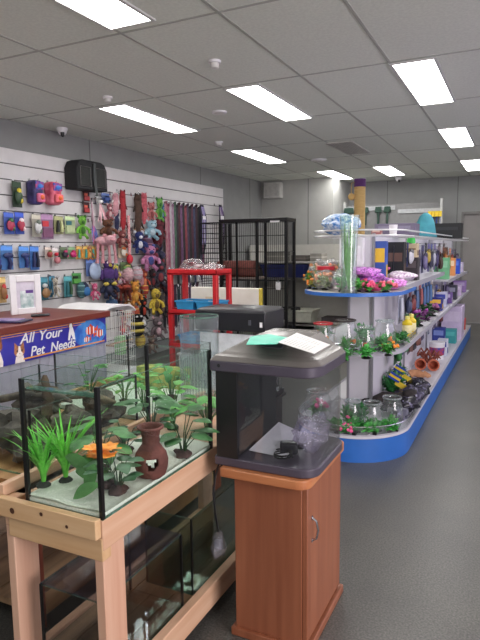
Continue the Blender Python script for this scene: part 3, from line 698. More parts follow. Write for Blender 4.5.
MB().prismX([(by1-.155+.155*math.cos(a) if math.cos(a) < .96 else by1,.812+.088*math.sin(a)) for a in [2*PI*i/28 for i in range(28)]],.0042,.0048).build('blue_bubble',M((40,90,190),.5,0,.3,14,name='bubble_blue',c2=(80,150,225)),bn)
RO = M((228,80,40),.5,0,.12,30,name='fish_orange')
def fish(y, z, s, k, parent):
    q = MB().prismX([(y+k*s*(.55*math.cos(a)), z+s*.34*math.sin(a)) for a in [2*PI*i/18 for i in range(18)]],.005,.0058)
    q.prismX([(y-k*s*.45,z),(y-k*s*.85,z+s*.3),(y-k*s*.8,z-s*.3)],.005,.0058).prismX([(y-s*.2,z+s*.25),(y+s*.25,z+s*.28),(y,z+s*.5)],.005,.0058).prismX([(y-s*.1,z-s*.2),(y+s*.2,z-s*.2),(y,z-s*.5)],.005,.0058)
    f = q.build('printed_fish',RO,parent)
    w_ = MB()
    for a in (-.32,.1,.42): w_.prismX([(y+k*s*a-.005,z-s*.28),(y+k*s*a+.005,z-s*.28),(y+k*s*a+.007,z+s*.28),(y+k*s*a-.003,z+s*.28)],.0059,.0064)
    w_.build('white_band',WH,f)
fish(2.88,.83,.085,-1,bn); fish(2.965,.80,.07,1,bn); fish(2.84,.775,.05,-1,bn)

# things on the counter
fx = (-2.812,2.503)
t = thing('framed_sign','white picture frame with a small card inside, standing on the counter','sign frame',(-2.86,2.75,CZ),math.radians(-24))
# (built facing +X)
FW, FH = .20, .255
t.location = (-2.88,2.718,CZ)
for (a,b,c,d) in [(-FW/2,0,-FW/2+.04,FH),(FW/2-.04,0,FW/2,FH)]: MB().box(-.012,a,b,.012,c,d).build('frame_side',WHITEP,t,.004)
MB().box(-.012,-FW/2+.04,0,.012,FW/2-.04,.04).build('frame_rail',WHITEP,t,.004); MB().box(-.012,-FW/2+.04,FH-.045,.012,FW/2-.04,FH).build('frame_rail',WHITEP,t,.004)
MB().box(-.01,-FW/2+.04,.04,0,FW/2-.04,FH-.045).build('mount_board',M((206,200,212),.6,name='mount_lilac'),t)
MB().box(0,-.035,.04,.004,.05,.15).build('small_card',M((150,175,175),.6,0,.2,24,name='card_print',c2=(226,232,232)),t)
MB().box(.004,-.0,.135,.006,.048,.155).build('purple_corner',M((96,60,140),.6,name='purple_print'),t)
MB().tube([(-.05,0,0),(-.012,0,FH*.6)],.006,6).build('easel_leg',WHITEP,t)
px = (-2.687,2.347)
t = thing('leaflet_box','blue cardboard leaflet box at the left end of the counter top','box',(-2.66,2.1,CZ))
MB().box(-.09,-.1,0,.06,.1,.075).build('body',M((70,120,215),.5,0,.06,name='blue_card'),t,.003)
MB().box(-.08,-.09,.075,.05,.09,.082).build('leaflet',WHITEP,t)
t = thing('document_tray','flat black document tray with papers lying on the counter top','tray',(-2.64,2.37,CZ),.3)
MB().box(-.1,-.07,0,.1,.07,.012).build('tray_base',M((40,36,70),.4,0,.3,10,name='dark_tray'),t,.004)
MB().box(-.09,-.06,.012,.06,.05,.016).build('paper',M((90,70,120),.6,name='printed_paper',c2=(170,150,190)),t)
t = thing('marker_pen','black marker pen lying on the reddish counter top','pen',(-2.68,2.63,CZ+.009),.9)
MB().tube([(-.05,0,0),(.03,0,0)],.009,10).build('barrel',BLACKP,t); MB().tube([(.03,0,0),(.06,0,0)],.0092,10).build('cap',M((60,60,64),.4,name='pen_cap'),t)

# ------------------------------------------------------------------ bird cage
t = thing('bird_cage','white wire bird cage with a domed roof behind the counter end','bird cage',(-2.79,3.29,.42),PI/2)
WIRE = M((222,222,220), .35, .2, .03, name='white_wire')
cw, cd, ch = .38, .44, .485
MB().box(-cw/2,-cd/2,0,cw/2,cd/2,.05).build('base_tray',WHITEP,t,.008)
q = MB()
def roofz(u): return ch+.05*(1-abs(u)**4)
n = 17
for i in range(n):
    x = -cw/2+.01+(cw-.02)*i/(n-1)
    for y in (-cd/2+.01,cd/2-.01): q.tube([(x,y,.045),(x,y,ch)],.0022,4)
for i in range(13):
    y = -cd/2+.01+(cd-.02)*i/12
    for x in (-cw/2+.01,cw/2-.01): q.tube([(x,y,.045),(x,y,ch)],.0022,4)
for z in (.13,.22,.31,ch):
    q.tube([(-cw/2+.01,-cd/2+.01,z),(cw/2-.01,-cd/2+.01,z),(cw/2-.01,cd/2-.01,z),(-cw/2+.01,cd/2-.01,z)],.003,5,True)
q.build('wire_walls',WIRE,t)
rf = []
for j in range(15):
    u = -1+2*j/14; rf.append((u*(cw/2), roofz(u)))
q = MB(); poly = rf+[(p[0],p[1]-.012) for p in reversed(rf)]
nn = len(poly); v = [(p[0],-cd/2,p[1]) for p in poly]+[(p[0],cd/2,p[1]) for p in poly]
q.add(v,[tuple(range(nn)),tuple(range(2*nn-1,nn-1,-1))]+[((i+1)%nn,i,nn+i,nn+(i+1)%nn) for i in range(nn)])
q.build('domed_roof',WHITEP,t)
MB().tube([(.10,-.2,.21),(.10,.2,.21)],.008,7).build('perch',wood((190,150,100),(160,120,80),'Y'),t)
MB().tube([(-.1,-.2,.26),(.17,-.2,.26)],.007,7).build('perch',wood((190,150,100),(160,120,80),'X'),t)
MB().box(.02,-.20,.16,.09,-.14,.30).build('seed_feeder',M((120,180,110),.3,0,.1,name='green_feeder'),t,.008)
MB().ell((-.08,-.1,.38),.05,12,8).build('green_toy_ball',M((170,210,130),.5,name='pale_green'),t)
MB().tube([(.12,-.15,.24),(.12,-.15,.48)],.003,5).ell((.12,-.15,.33),.018,8,6).build('bell_toy',M((205,80,80),.4,name='red_bell'),t)
t = thing('cage_stand','dark cabinet carrying the white bird cage','stand',(-2.79,3.29,0))
MB().box(-.23,-.19,0,.23,.2,.4).build('body',M((70,68,66),.7,0,.1,name='dark_cabinet'),t,.004)
MB().box(-.24,-.2,.4,.24,.21,.42).build('top_board',M((96,92,88),.6,name='cabinet_top'),t,.003)

# ------------------------------------------------------------------ red trolley
RED = M((196,28,36), .35, 0, .08, 8, name='red_plastic')
tx0, tx1, ty0, ty1 = -2.495, -2.05, 3.8, 4.06
t = thing('storage_trolley','red plastic three tier storage trolley between cage and aquariums','trolley',((tx0+tx1)/2,(ty0+ty1)/2,0))
hw, hd = (tx1-tx0)/2, (ty1-ty0)/2
for (zz) in (.565,.835,1.148):
    MB().box(-hw,-hd,zz,hw,hd,zz+.012).build('shelf',RED,t)
    q = MB().box(-hw,-hd,zz,hw,-hd+.012,zz+.042).box(-hw,hd-.012,zz,hw,hd,zz+.042).box(-hw,-hd,zz,-hw+.012,hd,zz+.042).box(hw-.012,-hd,zz,hw,hd,zz+.042)
    q.build('shelf_rim',RED,t,.003)
for sx in (-1,1):
    for sy in (-1,1):
        MB().box(sx*(hw-.02)-.019,sy*(hd-.02)-.019,.06,sx*(hw-.02)+.019,sy*(hd-.02)+.019,1.15).build('leg',RED,t,.006)
        MB().lathe([(.03,-.014),(.03,.014)],14,(sx*(hw-.02),sy*(hd-.02),.03),'x').build('caster',BLACKP,t)
def basket(x, y, z, label, w_=.16, d=.2, h=.095):
    t = thing('storage_basket', label, 'basket', (x,y,z), 0, 'blue baskets on the red trolley')
    B = M((52,150,205),.4,0,.06,name='blue_basket')
    o, i = (w_/2,d/2), (w_/2-.006,d/2-.006)
    q = MB().box(-o[0]*.86,-o[1]*.86,0,o[0]*.86,o[1]*.86,.005)
    def ring(k, e): return [(-o[0]*k+e,-o[1]*k+e),(o[0]*k-e,-o[1]*k+e),(o[0]*k-e,o[1]*k-e),(-o[0]*k+e,o[1]*k-e)]
    a, b_, c, d_ = ring(.86,0), ring(1,0), ring(.86,.005), ring(1,.005)
    v = [(p[0],p[1],0) for p in a]+[(p[0],p[1],h) for p in b_]+[(p[0],p[1],h) for p in d_]+[(p[0],p[1],.005) for p in c]
    f = []
    for L in range(3): f += [(L*4+k,L*4+(k+1)%4,L*4+4+(k+1)%4,L*4+4+k) for k in range(4)]
    q.add(v,f).build('tub',B,t)
    q = MB()
    for k in range(5): q.box(-o[0]*1.0,-o[1]-.003,h*(.25+.15*k),o[0]*1.0,-o[1]+.001-(.0),h*(.25+.15*k)+.004)
    MB().box(-o[0]-.006,-o[1]-.006,h-.01,o[0]+.006,-o[1],h).box(-o[0]-.006,o[1],h-.01,o[0]+.006,o[1]+.006,h).box(-o[0]-.006,-o[1],h-.01,-o[0],o[1],h).box(o[0],-o[1],h-.01,o[0]+.006,o[1],h).build('rim',B,t)
    MB().ell((0,0,h*.6),(w_*.34,d*.36,h*.35),10,7,.4,x*9).build('contents',M((70,120,160),.6,0,.4,20,name='basket_contents',c2=(190,200,205)),t)
basket(-2.36,3.93,.848,'blue basket on the middle trolley shelf, left of the pair')
basket(-2.16,3.93,.848,'blue basket on the middle trolley shelf, right of the pair',.19)
basket(-2.34,3.93,.578,'blue basket on the lowest visible trolley shelf')
def crinkle(name, x, y, z, r, seed, label, mats=None, cat='plastic bag', group=None, n=16, wob=.55, rz=0):
    t = thing(name, label, cat, (x,y,z), rz, group)
    q = MB().ell((0,0,r[2]*.95),r,n,10,wob,seed)
    zm = min(v[2] for v in q.V); q.V = [(v[0],v[1],max(v[2]-zm,0) if v[2]-zm > r[2]*.12 else 0) for v in q.V]
    q.build('bag_film', mats or BAG, t, sharp=60)
    return t
t = crinkle('plastic_bag',-2.33,3.93,1.161,(.11,.1,.05),3,'crumpled clear bag of red and white packs on the trolley top')
for k in range(5):
    MB().obox((R.uniform(-.06,.06),R.uniform(-.06,.06),.02+.012*k),(.08,.05,.01),(R.uniform(-.3,.3),R.uniform(-.3,.3),R.uniform(0,3))).build('sachet',M([(200,60,60),(230,225,220),(150,140,130),(220,215,215),(120,50,60)][k],.4,name='sachet_foil'),t)
crinkle('plastic_bag',-2.15,3.93,1.161,(.08,.1,.035),6,'crumpled grey clear bag on the right of the trolley top')
t = thing('white_tub','white plastic tub on the floor below the red trolley shelves','tub',(-2.27,3.93,0))
MB().prism([(-.14,-.08),(.14,-.08),(.14,.08),(-.14,.08)],0,.5,[(-.16,-.1),(.16,-.1),(.16,.1),(-.16,.1)]).build('body',WHITEP,t,.01)
MB().box(-.17,-.106,.5,.17,.106,.525).build('lid',WHITEP,t,.008)

# white long carton behind trolley, on a table
t = thing('work_table','dark low table behind the trolley carrying a long white carton','table',(-2.385,4.75,0))
TB = M((60,56,54),.6,0,.1,name='dark_laminate')
MB().box(-.37,-.28,.74,.37,.28,.78).build('table_top',TB,t,.003)
for sx in (-1,1):
    for sy in (-1,1): MB().box(sx*.33-.02,sy*.23-.02,0,sx*.33+.02,sy*.23+.02,.74).build('leg',TB,t)
t = thing('long_carton','long white carton with a yellow end standing behind the red trolley','carton',(-2.385,4.6,.7805))
CA = M((232,226,212),.6,0,.06,5,name='white_carton',c2=(244,240,230))
MB().box(-.355,-.03,0,.338,.02,.215).build('body',CA,t,.003)
MB().box(.338,-.03,0,.355,.02,.215).build('yellow_end_cap',M((214,190,70),.5,name='yellow_card'),t,.002)
MB().box(-.2,-.0312,.06,-.05,-.03,.13).build('brown_stain_print',M((216,196,160),.7,name='faint_print',c2=(226,214,190)),t)

# black hooded tank in the middle distance
t = thing('hooded_aquarium','aquarium with a black hood and pale empty glass behind the display tanks','aquarium',(-1.539,3.15,.44))
hx = (-1.772,-1.305)
hw = (hx[1]-hx[0])/2
MB().prism([(-hw,-.15),(hw,-.15),(hw,.15),(-hw,.15)],.42,.535).prism([(-hw,-.15),(hw,-.15),(hw,.15),(-hw,.15)],.535,.55,[(-hw+.02,-.13),(hw-.02,-.13),(hw-.02,.14),(-hw+.02,.14)]).build('hood',M((26,25,32),.35,0,.08,name='black_hood'),t,.004)
MB().box(hw*.55,-.154,.46,hw*.62,-.15,.49).build('latch',M((80,80,90),.3,name='grey_latch'),t)
MB().box(hw*.86,-.152,.45,hw*.93,-.15,.48).build('white_sticker',WHITEP,t)
MB().box(-hw+.01,-.14,.01,hw-.01,.14,.42).build('glass_body',GLASS,t)
MB().box(-hw,-.15,0,hw,.15,.03).build('base_trim',BLACKP,t,.003)
MB().box(-hw+.02,-.13,.03,hw-.02,-.12,.40).build('pale_backing',M((214,214,222),.5,name='pale_backing'),t)
t2 = thing('tank_cabinet','dark cabinet under the black hooded aquarium','cabinet',(t.location.x,3.15,0))
MB().box(-hw+.01,-.14,0,hw-.01,.14,.42).build('body',M((46,42,42),.5,0,.1,name='dark_wood'),t2)
MB().box(-hw-.01,-.16,.42,hw+.01,.16,.44).build('top_board',M((40,38,38),.5,name='dark_top'),t2,.003)

# ------------------------------------------------------------------ tall black wire cage
cy0, cy1 = 6.5, 6.76
cx0, cx1 = -3.432, -2.539
czt = 1.666
t = thing('wire_pet_cage','tall black wire pet cage standing beyond the red trolley','pet cage',((cx0+cx1)/2,(cy0+cy1)/2,0))
hw, hd = (cx1-cx0)/2, (cy1-cy0)/2
for sx in (-1,.13,1):
    for sy in (-1,1):
        MB().box(sx*hw-.016,sy*hd-.016,0,sx*hw+.016,sy*hd+.016,czt).build('post',BLACKM,t)
MB().box(-.5*hw-.012,-hd-.01,0,-.5*hw+.012,-hd+.01,czt).build('post',BLACKM,t)
q = MB().box(-hw-.02,-hd-.02,czt,hw+.02,hd+.02,czt+.045)
q.build('top_tray',BLACKM,t,.006)
MB().box(.55*hw,-hd-.026,czt-.012,.82*hw,-hd-.02,czt+.01).build('white_label',WHITEP,t)
q = MB()
nb = 34
for i in range(nb+1):
    x = -hw+2*hw*i/nb; q.tube([(x,-hd,.1),(x,-hd,czt)],.0028,4)
for z in (.1,.35,.6,.85,1.1,1.3,1.5): q.tube([(-hw,-hd,z),(hw,-hd,z)],.004,4)
for z in (.60,.62,.95): q.box(-hw,-hd-.006,z-.009,hw,-hd+.006,z+.009)
q.build('front_wire_panel',BLACKM,t)
q = MB(); q2 = MB()
for i in range(12):
    y = -hd+2*hd*i/11
    q.tube([(hw,y,.1),(hw,y,czt)],.0028,4); q2.tube([(-hw,y,.1),(-hw,y,czt)],.0028,4)
for z in (.1,.6,.95,1.3): q.tube([(hw,-hd,z),(hw,hd,z)],.004,4); q2.tube([(-hw,-hd,z),(-hw,hd,z)],.004,4)
q.build('side_wire_panel',BLACKM,t); q2.build('side_wire_panel',BLACKM,t)
zs = 0.982
MB().box(-hw+.02,-hd+.02,zs-.02,.13*hw,hd-.02,zs).build('cage_shelf',M((150,130,120),.7,name='pinkish_shelf'),t)
MB().box(-hw+.02,-hd+.02,.08,hw-.02,hd-.02,.1).build('floor_tray',BLACKM,t)
bx = -3.274
t = thing('rolled_pet_bed','rolled brownish red pet bed lying on the cage shelf','pet bed',(bx,6.64,zs))
hl = 0.27
MB().tube([(-hl,0,.1055),(-hl+.02,0,.1055),(hl-.02,0,.1055),(hl,0,.1055)],[.095,.105,.105,.095],18).build('roll',M((142,84,76),.95,0,.12,30,.3,name='brown_plush'),t)
MB().tube([(-hl*.4,0,.1055),(-hl*.36,0,.1055)],.1058,18).build('tie_band',M((96,50,48),.8,name='tie_band'),t)
for k in range(1): pass
t = thing('price_tag','small white price tag clipped on the front of the black cage','tag',(-2.634,6.47,0.837))
t.location.z = 0.837
MB().box(-.03,-.004,0,.03,0,.1).build('card',WHITEP,t); MB().box(-.008,-.006,.09,.008,.012,.115).build('clip',STEEL,t)

t = thing('wire_grid_panel','black wire grid panel standing between the slatwall and the wire cage','grid panel',(-3.84,7.05,0))
q = MB()
for i in range(12): q.tube([(-.19+.38*i/11,0,.0),(-.19+.38*i/11,0,1.7)],.004,5)
for i in range(25): q.tube([(-.19,.0,.02+.07*i),(.19,.0,.02+.07*i)],.004,5)
q.build('wire_grid',BLACKM,t)
q = MB().box(-.2,-.008,1.69,.2,.008,1.71).build('top_bar',BLACKM,t)
for k in (-1,1): MB().box(k*.2-.01,-.12,0,k*.2+.01,.12,.02).build('foot',BLACKM,t)
# shelving rack in the far left corner
t = thing('corner_shelving','pale shelving rack in the far corner behind the black cage','shelving',(-3.2,9.2,0))
PW = M((190,188,182),.6,0,.03,name='cream_shelf')
for z in (.08,0.129,.86,1.12): MB().box(-.95,-.3,z-.025,.85,.3,z).build('shelf',PW,t)
MB().box(-.95,.3,0,.85,.32,1.4).build('back_panel',PW,t)
for x in (-.95,.83): MB().box(x,-.3,0,x+.02,.3,1.4).build('side_panel',PW,t)
def tub(name, x, y, z, w_, d, h, c, label, cat='tub'):
    t = thing(name, label, cat, (x,y,z))
    m = M(c,.4,0,.06,name='moulded_plastic'); a = .88
    q = MB(); 
    def rg(sx, sy): return [(-sx,-sy),(sx,-sy),(sx,sy),(-sx,sy)]
    R0, R1, R2, R3 = rg(w_/2*a,d/2*a), rg(w_/2,d/2), rg(w_/2-.01,d/2-.01), rg(w_/2*a-.01,d/2*a-.01)
    v = [(p[0],p[1],0) for p in R0]+[(p[0],p[1],h) for p in R1]+[(p[0],p[1],h) for p in R2]+[(p[0],p[1],.01) for p in R3]
    f = [(3,2,1,0),(12,13,14,15)]
    for L in range(3): f += [(L*4+k,L*4+(k+1)%4,L*4+4+(k+1)%4,L*4+4+k) for k in range(4)]
    q.add(v,f).build('shell',m,t,.004)
    MB().box(-w_/2-.012,-d/2-.012,h-.03,w_/2+.012,-d/2,h).box(-w_/2-.012,d/2,h-.03,w_/2+.012,d/2+.012,h).box(-w_/2-.012,-d/2,h-.03,-w_/2,d/2,h).box(w_/2,-d/2,h-.03,w_/2+.012,d/2,h).build('rim',m,t,.003)
    return t
zb = 1.12
a = (-3.505,0.793,0.811,0.284)
tub('storage_tub',a[0],8.98,.86,a[2]*.95,.4,.21,(24,34,92),'dark blue plastic tub on the corner shelving, right of the brown bed')
b_ = (-3.219,0.112,0.471,0.286); zc = 0.129
tub('storage_tub',b_[0],8.98,zc,b_[2]*.98,.42,.2,(206,206,192),'cream plastic tub on the lower corner shelf behind the black cage')
for (x, z, w_, h, c, lab) in [(-3.72,1.12,.3,.16,(120,118,112),'grey carton on the top corner shelf, left end'),(-3.3,1.12,.26,.10,(90,84,80),'low brown grey carton on the top corner shelf'),
  (-3.0,1.12,.2,.13,(150,146,140),'pale carton on the top corner shelf, middle'),(-3.55,.86,.3,.16,(56,54,56),'charcoal carton on the second corner shelf'),(-3.5,0.129,.34,.2,(48,46,50),'dark carton beside the cream tub'),
  (-2.7,.08,.4,.12,(70,64,66),'dark carton on the bottom corner shelf'),(-3.35,.08,.4,.12,(100,60,90),'plum coloured carton on the bottom corner shelf')]:
    q = thing('carton', lab, 'carton', (x,9.15,z), 0, 'cartons on the corner shelving')
    MB().box(-w_/2,-.15,0,w_/2,.15,h).build('body',M(c,.7,0,.15,8,name='carton_board'),q,.003)
    MB().box(-w_/2-.001,-.152,h*.45,w_/2+.001,.152,h*.6).build('tape',M(shade(c,1.25),.5,name='tape'),q)

# ------------------------------------------------------------------ display stand with the open glass tank
PINE = wood((212,178,136),(192,150,106),'X',.5,'pine'); PINEY = wood((214,178,148),(196,150,118),'Y',.5,'pine_beam'); PINEZ = wood((214,176,150),(198,152,126),'Z',.5,'pine_leg')  # beams and legs carry the pink daylight in their colour
PLANK = wood((150,120,88),(112,86,62),'Y',.6,'weathered_plank')
KNOT = M((74,44,28), .6, 0, .1, name='knot')
def stand(label, X0, X1, Y0, Y1, zt, pines, extra=True):
    t = thing('tank_stand', label, 'stand', (0,0,0))
    bm, lm, nm = pines
    MB().box(X0,Y0+.04,zt-.03,X1-.04,Y1,zt).build('deck',bm,t)
    MB().box(X1-.04,Y0,zt-.085,X1,Y1,zt).build('side_beam',bm,t,.003)
    MB().box(X0,Y0,zt-.085,X0+.04,Y1,zt).build('side_beam',bm,t,.003)
    MB().box(X0+.015,Y0-.002,zt-.115,X1-.002,Y0+.034,zt-.05).build('end_beam',nm,t,.003)
    MB().box(X0-.02,Y0-.024,zt-.045,X1-.004,Y0-.001,zt+.008).build('end_rim_board',nm,t,.002)
    MB().box(X0-.02,Y0-.001,zt,X0+.002,Y1,zt+.035).build('rim_board',bm,t,.002)
    for (xa, xb) in ((X1-.034,X1-.004),(X0+.0,X0+.03)):
        for (ya, yb) in ((Y0+.002,Y0+.092),(Y1-.092,Y1-.002)):
            MB().box(xa,ya,0,xb,yb,zt-.085).build('leg',lm,t,.003)
    MB().box(X1-.034,Y0+.09,.05,X1,Y1-.09,.135).build('bottom_rail',bm,t,.003)
    MB().box(X0,Y0+.09,.05,X0+.03,Y1-.09,.135).build('bottom_rail',bm,t,.003)
    q = MB()
    n = 4
    for i in range(n):
        a = X0+.03+(X1-X0-.064)*i/n; q.box(a+.002,Y0+.02,.10,a+(X1-X0-.064)/n-.002,Y1-.01,.125)
    q.build('bottom_shelf',PLANK,t)
    if extra:
        for (x, z, r) in [(X0+.06,zt-.02,.009),(X0+.17,zt-.008,.006),(X1-.1,zt-.025,.005)]: MB().lathe([(r,-.001),(r*.6,.0)],10,(x,Y0-.0245,z),'y').build('knot',KNOT,t)
    return t
stand('daylight tinted pine tank stand in the left foreground holding the open planted tank', -1.31, -.95, 1.11, 2.3, .645, (PINEY,PINEZ,PINE))

def tank(name, label, x0, x1, y0, y1, z0, z1, parts=True, glass=None, seal=.006, sand=None, lid=False, cat='fish tank'):
    t = thing(name, label, cat, ((x0+x1)/2,(y0+y1)/2,z0))
    a, b, h = (x1-x0)/2, (y1-y0)/2, z1-z0; g = glass or GLASS; k = .005
    MB().box(-a,-b,0,a,b,k).build('bottom_pane',g,t)
    for (p, nm) in (((-a,-b,k,a,-b+k,h),'end_pane'),((-a,b-k,k,a,b,h),'end_pane'),((-a,-b+k,k,-a+k,b-k,h),'side_pane'),((a-k,-b+k,k,a,b-k,h),'side_pane')):
        MB().box(*p).build(nm,g,t)
    for sx in (-1,1):
        for sy in (-1,1):
            MB().cbox((sx*(a-seal*.45),sy*(b-seal*.45),h/2+.001),(seal,seal,h)).build('corner_seal',SEAL,t)
    q = MB().box(-a,-b,h,a,-b+k,h+.001).box(-a,b-k,h,a,b,h+.001).box(-a,-b,h,-a+k,b,h+.001).box(a-k,-b,h,a,b,h+.001)
    q.build('polished_rim',GLASSED,t)
    q = MB().box(a-.001,-b,-.0005,a+.0005,b,.006).box(-a,-b-.0005,-.0005,a,-b+.001,.006); q.build('bottom_edge',GLASSED,t)
    if sand:
        n, m = 10, 16; v = []; f = []
        for j in range(m+1):
            for i in range(n+1):
                x = -a+k+(2*a-2*k)*i/n; y = -b+k+(2*b-2*k)*j/m
                v.append((x,y,sand+.006*noise.noise(Vector((x*9+z0*5,y*9,1)))))
        for j in range(m):
            for i in range(n): o = j*(n+1)+i; f.append((o,o+1,o+n+2,o+n+1))
        q = MB().add(v,f); q.box(-a+k,-b+k,k,a-k,b-k,sand-.008); q.build('sand_bed',SAND,t)
    if lid:
        MB().box(-a+.002,-b+.002,h+.001,a-.002,b-.002,h+.006).build('cover_glass',clear((.78,.78,.84),.35,.06,.10,(150,150,165),name='cover_glass'),t)
    return t
TX0, TX1, TY0, TY1, TZ0, TZ1 = -1.225, -.951, 1.113, 1.713, .645, 1.0
tank('open_glass_tank','large open glass tank with sand and plants on the pine stand',TX0,TX1,TY0,TY1,TZ0,TZ1,seal=.011,sand=.022)
MB().box(TX0+.02,TY0+.006,.9725,TX1-.02,TY0+.03,.9775).build('brace_strip',GLASSED,bpy.data.objects['open_glass_tank'],loc=(-(TX0+TX1)/2,-(TY0+TY1)/2,-TZ0))
SZ = .664
# plants
def green(c, v=.25): return M(c,.45,0,v,40,name='plastic_leaf')
def grass(x, y, z, h, n, c, label, spread=.5, base=(50,56,50), w_=.006, cat='artificial plant'):
    t = thing('grass_plant', label, cat, (x,y,z))
    q = MB()
    for i in range(n):
        a = R.uniform(0,2*PI); s = R.uniform(.25,1)*spread; hh = h*R.uniform(.62,1.0); d = Vector((math.cos(a),math.sin(a),0))
        p = [Vector((0,0,.012))+d*(.006)]
        for k in range(1,6):
            u = k/5; p.append(Vector((0,0,.012+hh*(u-.25*s*u*u)))+d*(.006+hh*s*u*u))
        q.blade(p,[w_*.5,w_*.8,w_,w_*.9,w_*.6,.0006],(-d.y,d.x,0),.3)
    q.tube([(0,0,.008),(0,0,.05)],.006,7)
    q.build('leaves',green(c),t)
    MB().lathe([(.02,0),(.021,.006),(.014,.014),(.006,.016)],14).build('weighted_base',M(base,.7,0,.2,60,name='plant_base'),t)
    return t
def leafy(x, y, z, h, n, c, label, L=.06, w_=.035, spread=.4, base='rock', flower=None, cat='artificial plant', name='leafy_plant', group=None, droop=.5):
    t = thing(name, label, cat, (x,y,z), 0, group)
    L *= 1.18; w_ *= 1.3
    q = MB(); st = MB()
    for i in range(n):
        a = 2*PI*i/n*1.618*2+R.uniform(-.3,.3); hh = h*R.uniform(.4,1.0); d = Vector((math.cos(a),math.sin(a),0)); s = R.uniform(.3,1)*spread
        tip = Vector((0,0,.01))+d*(h*s)+Vector((0,0,hh*.92))
        st.tube([(d.x*.005,d.y*.005,.008),Vector((d.x*h*s*.35,d.y*h*s*.35,hh*.55)),tip],[.0022,.0018,.0012],5)
        q.leaf(tip,d+Vector((0,0,R.uniform(.1,.7))),L*R.uniform(.7,1.1),w_*R.uniform(.8,1.1),droop)
    q.build('leaves',green(c),t); st.build('stem',green(shade(c,.7)),t)
    if base == 'rock': MB().ell((0,0,.012),(.03,.026,.016),10,7,.5,R.random()*9).build('rock_base',M((70,54,50),.9,0,.3,50,.4,name='resin_rock'),t)
    elif base: MB().lathe([(.022,0),(.024,.01),(.016,.018)],14).build('plant_base',M(base,.6,name='plant_base'),t)
    if flower:
        f = MB()
        for (fx_, fy_, fz_) in flower[1]:
            for k in range(6):
                a = 2*PI*k/6; f.leaf((fx_,fy_,fz_),(math.cos(a),math.sin(a),.5),flower[2],flower[2]*.7,.3,4)
        f.build('flower',M(flower[0],.5,0,.2,40,name='petal',c2=shade(flower[0],1.2)),t)
    return t
p = (-1.222,1.16); grass(p[0]+.0,p[1]+.02,SZ,.19,44,(104,196,70),'bright green grass plant in the left corner of the open tank',.75,w_=.0045)
p = (-1.186,1.232); grass(p[0],p[1],SZ,.22,50,(112,204,72),'taller bright green grass plant behind the corner seal of the open tank',.8,w_=.0045)
# anubias with big leaves leaning right
p = (-1.092,1.242)
t = thing('broadleaf_plant','low plant with three broad oval leaves near the front glass','artificial plant',(p[0]-.01,p[1],SZ))
q = MB(); st = MB(); 
for (b0, b1, wd, sd) in [((-1.068,1.205,0.731),(-1.14,1.185,0.765),.026,(.25,-.2,1)),((-1.002,1.16,0.718),(-1.075,1.14,0.67),.017,(.2,.1,1)),((-1.052,1.175,0.683),(-1.018,1.17,0.769),.018,(1,.3,.2)),((-1.087,1.2,0.706),(-1.107,1.2,0.738),.014,(1,.3,.3))]:
    P0 = Vector(b0)-Vector((p[0]-.01,p[1],SZ)); P1 = Vector(b1)-Vector((p[0]-.01,p[1],SZ))
    n_ = 8; q.blade([P0.lerp(P1,k/n_)+Vector((0,-.006*math.sin(PI*k/n_),.006*math.sin(PI*k/n_))) for k in range(n_+1)],[max(.001,wd*math.sin(PI*min(1,.06+.94*k/n_))**.7) for k in range(n_+1)],sd,.2)
    st.tube([(0,0,.006),P0*.5+Vector((0,0,.004)),P0],.002,5)
q.build('leaves',green((88,140,80),.15),t); st.build('stem',green((70,110,56)),t)
MB().ell((0,0,.006),(.014,.012,.007),8,6).build('rootstock',M((60,64,44),.9,name='rootstock'),t)
p = (-0.988,1.23)
leafy(p[0],p[1],SZ,.115,11,(52,96,60),'dark leafy plant on a rocky base right of the corner seal',.055,.035,.3,'rock')
p = (-1.079,1.313)
leafy(-1.039,1.25,SZ,.12,8,(70,110,54),'plant with bright orange flowers beside the clay jug',.035,.016,.3,'rock',((240,140,40),[(-.01,-.02,.115),(.012,-.01,.13),(0,.02,.105),(-.035,-.01,.10),(-.05,.01,.085),(-.03,-.03,.125),(.02,-.03,.11)],.034))
p = (-1.115,1.54)
leafy(-1.14,1.33,SZ,.17,9,(74,128,70),'pale green large leaved plant behind the clay jug',.08,.055,.32,'rock')
p = (-0.975,1.551)
leafy(p[0],p[1],SZ,.15,13,(56,104,56),'dark green broad leaved plant right of the clay jug',.075,.045,.42,'rock')
leafy(-1.15,1.63,SZ,.19,11,(60,110,60),'tall broad leaved plant in the far corner of the open tank',.07,.045,.35,'rock')
leafy(-1.17,1.5,SZ,.12,9,(44,86,50),'low dark plant along the back glass of the open tank',.05,.03,.4,'rock')
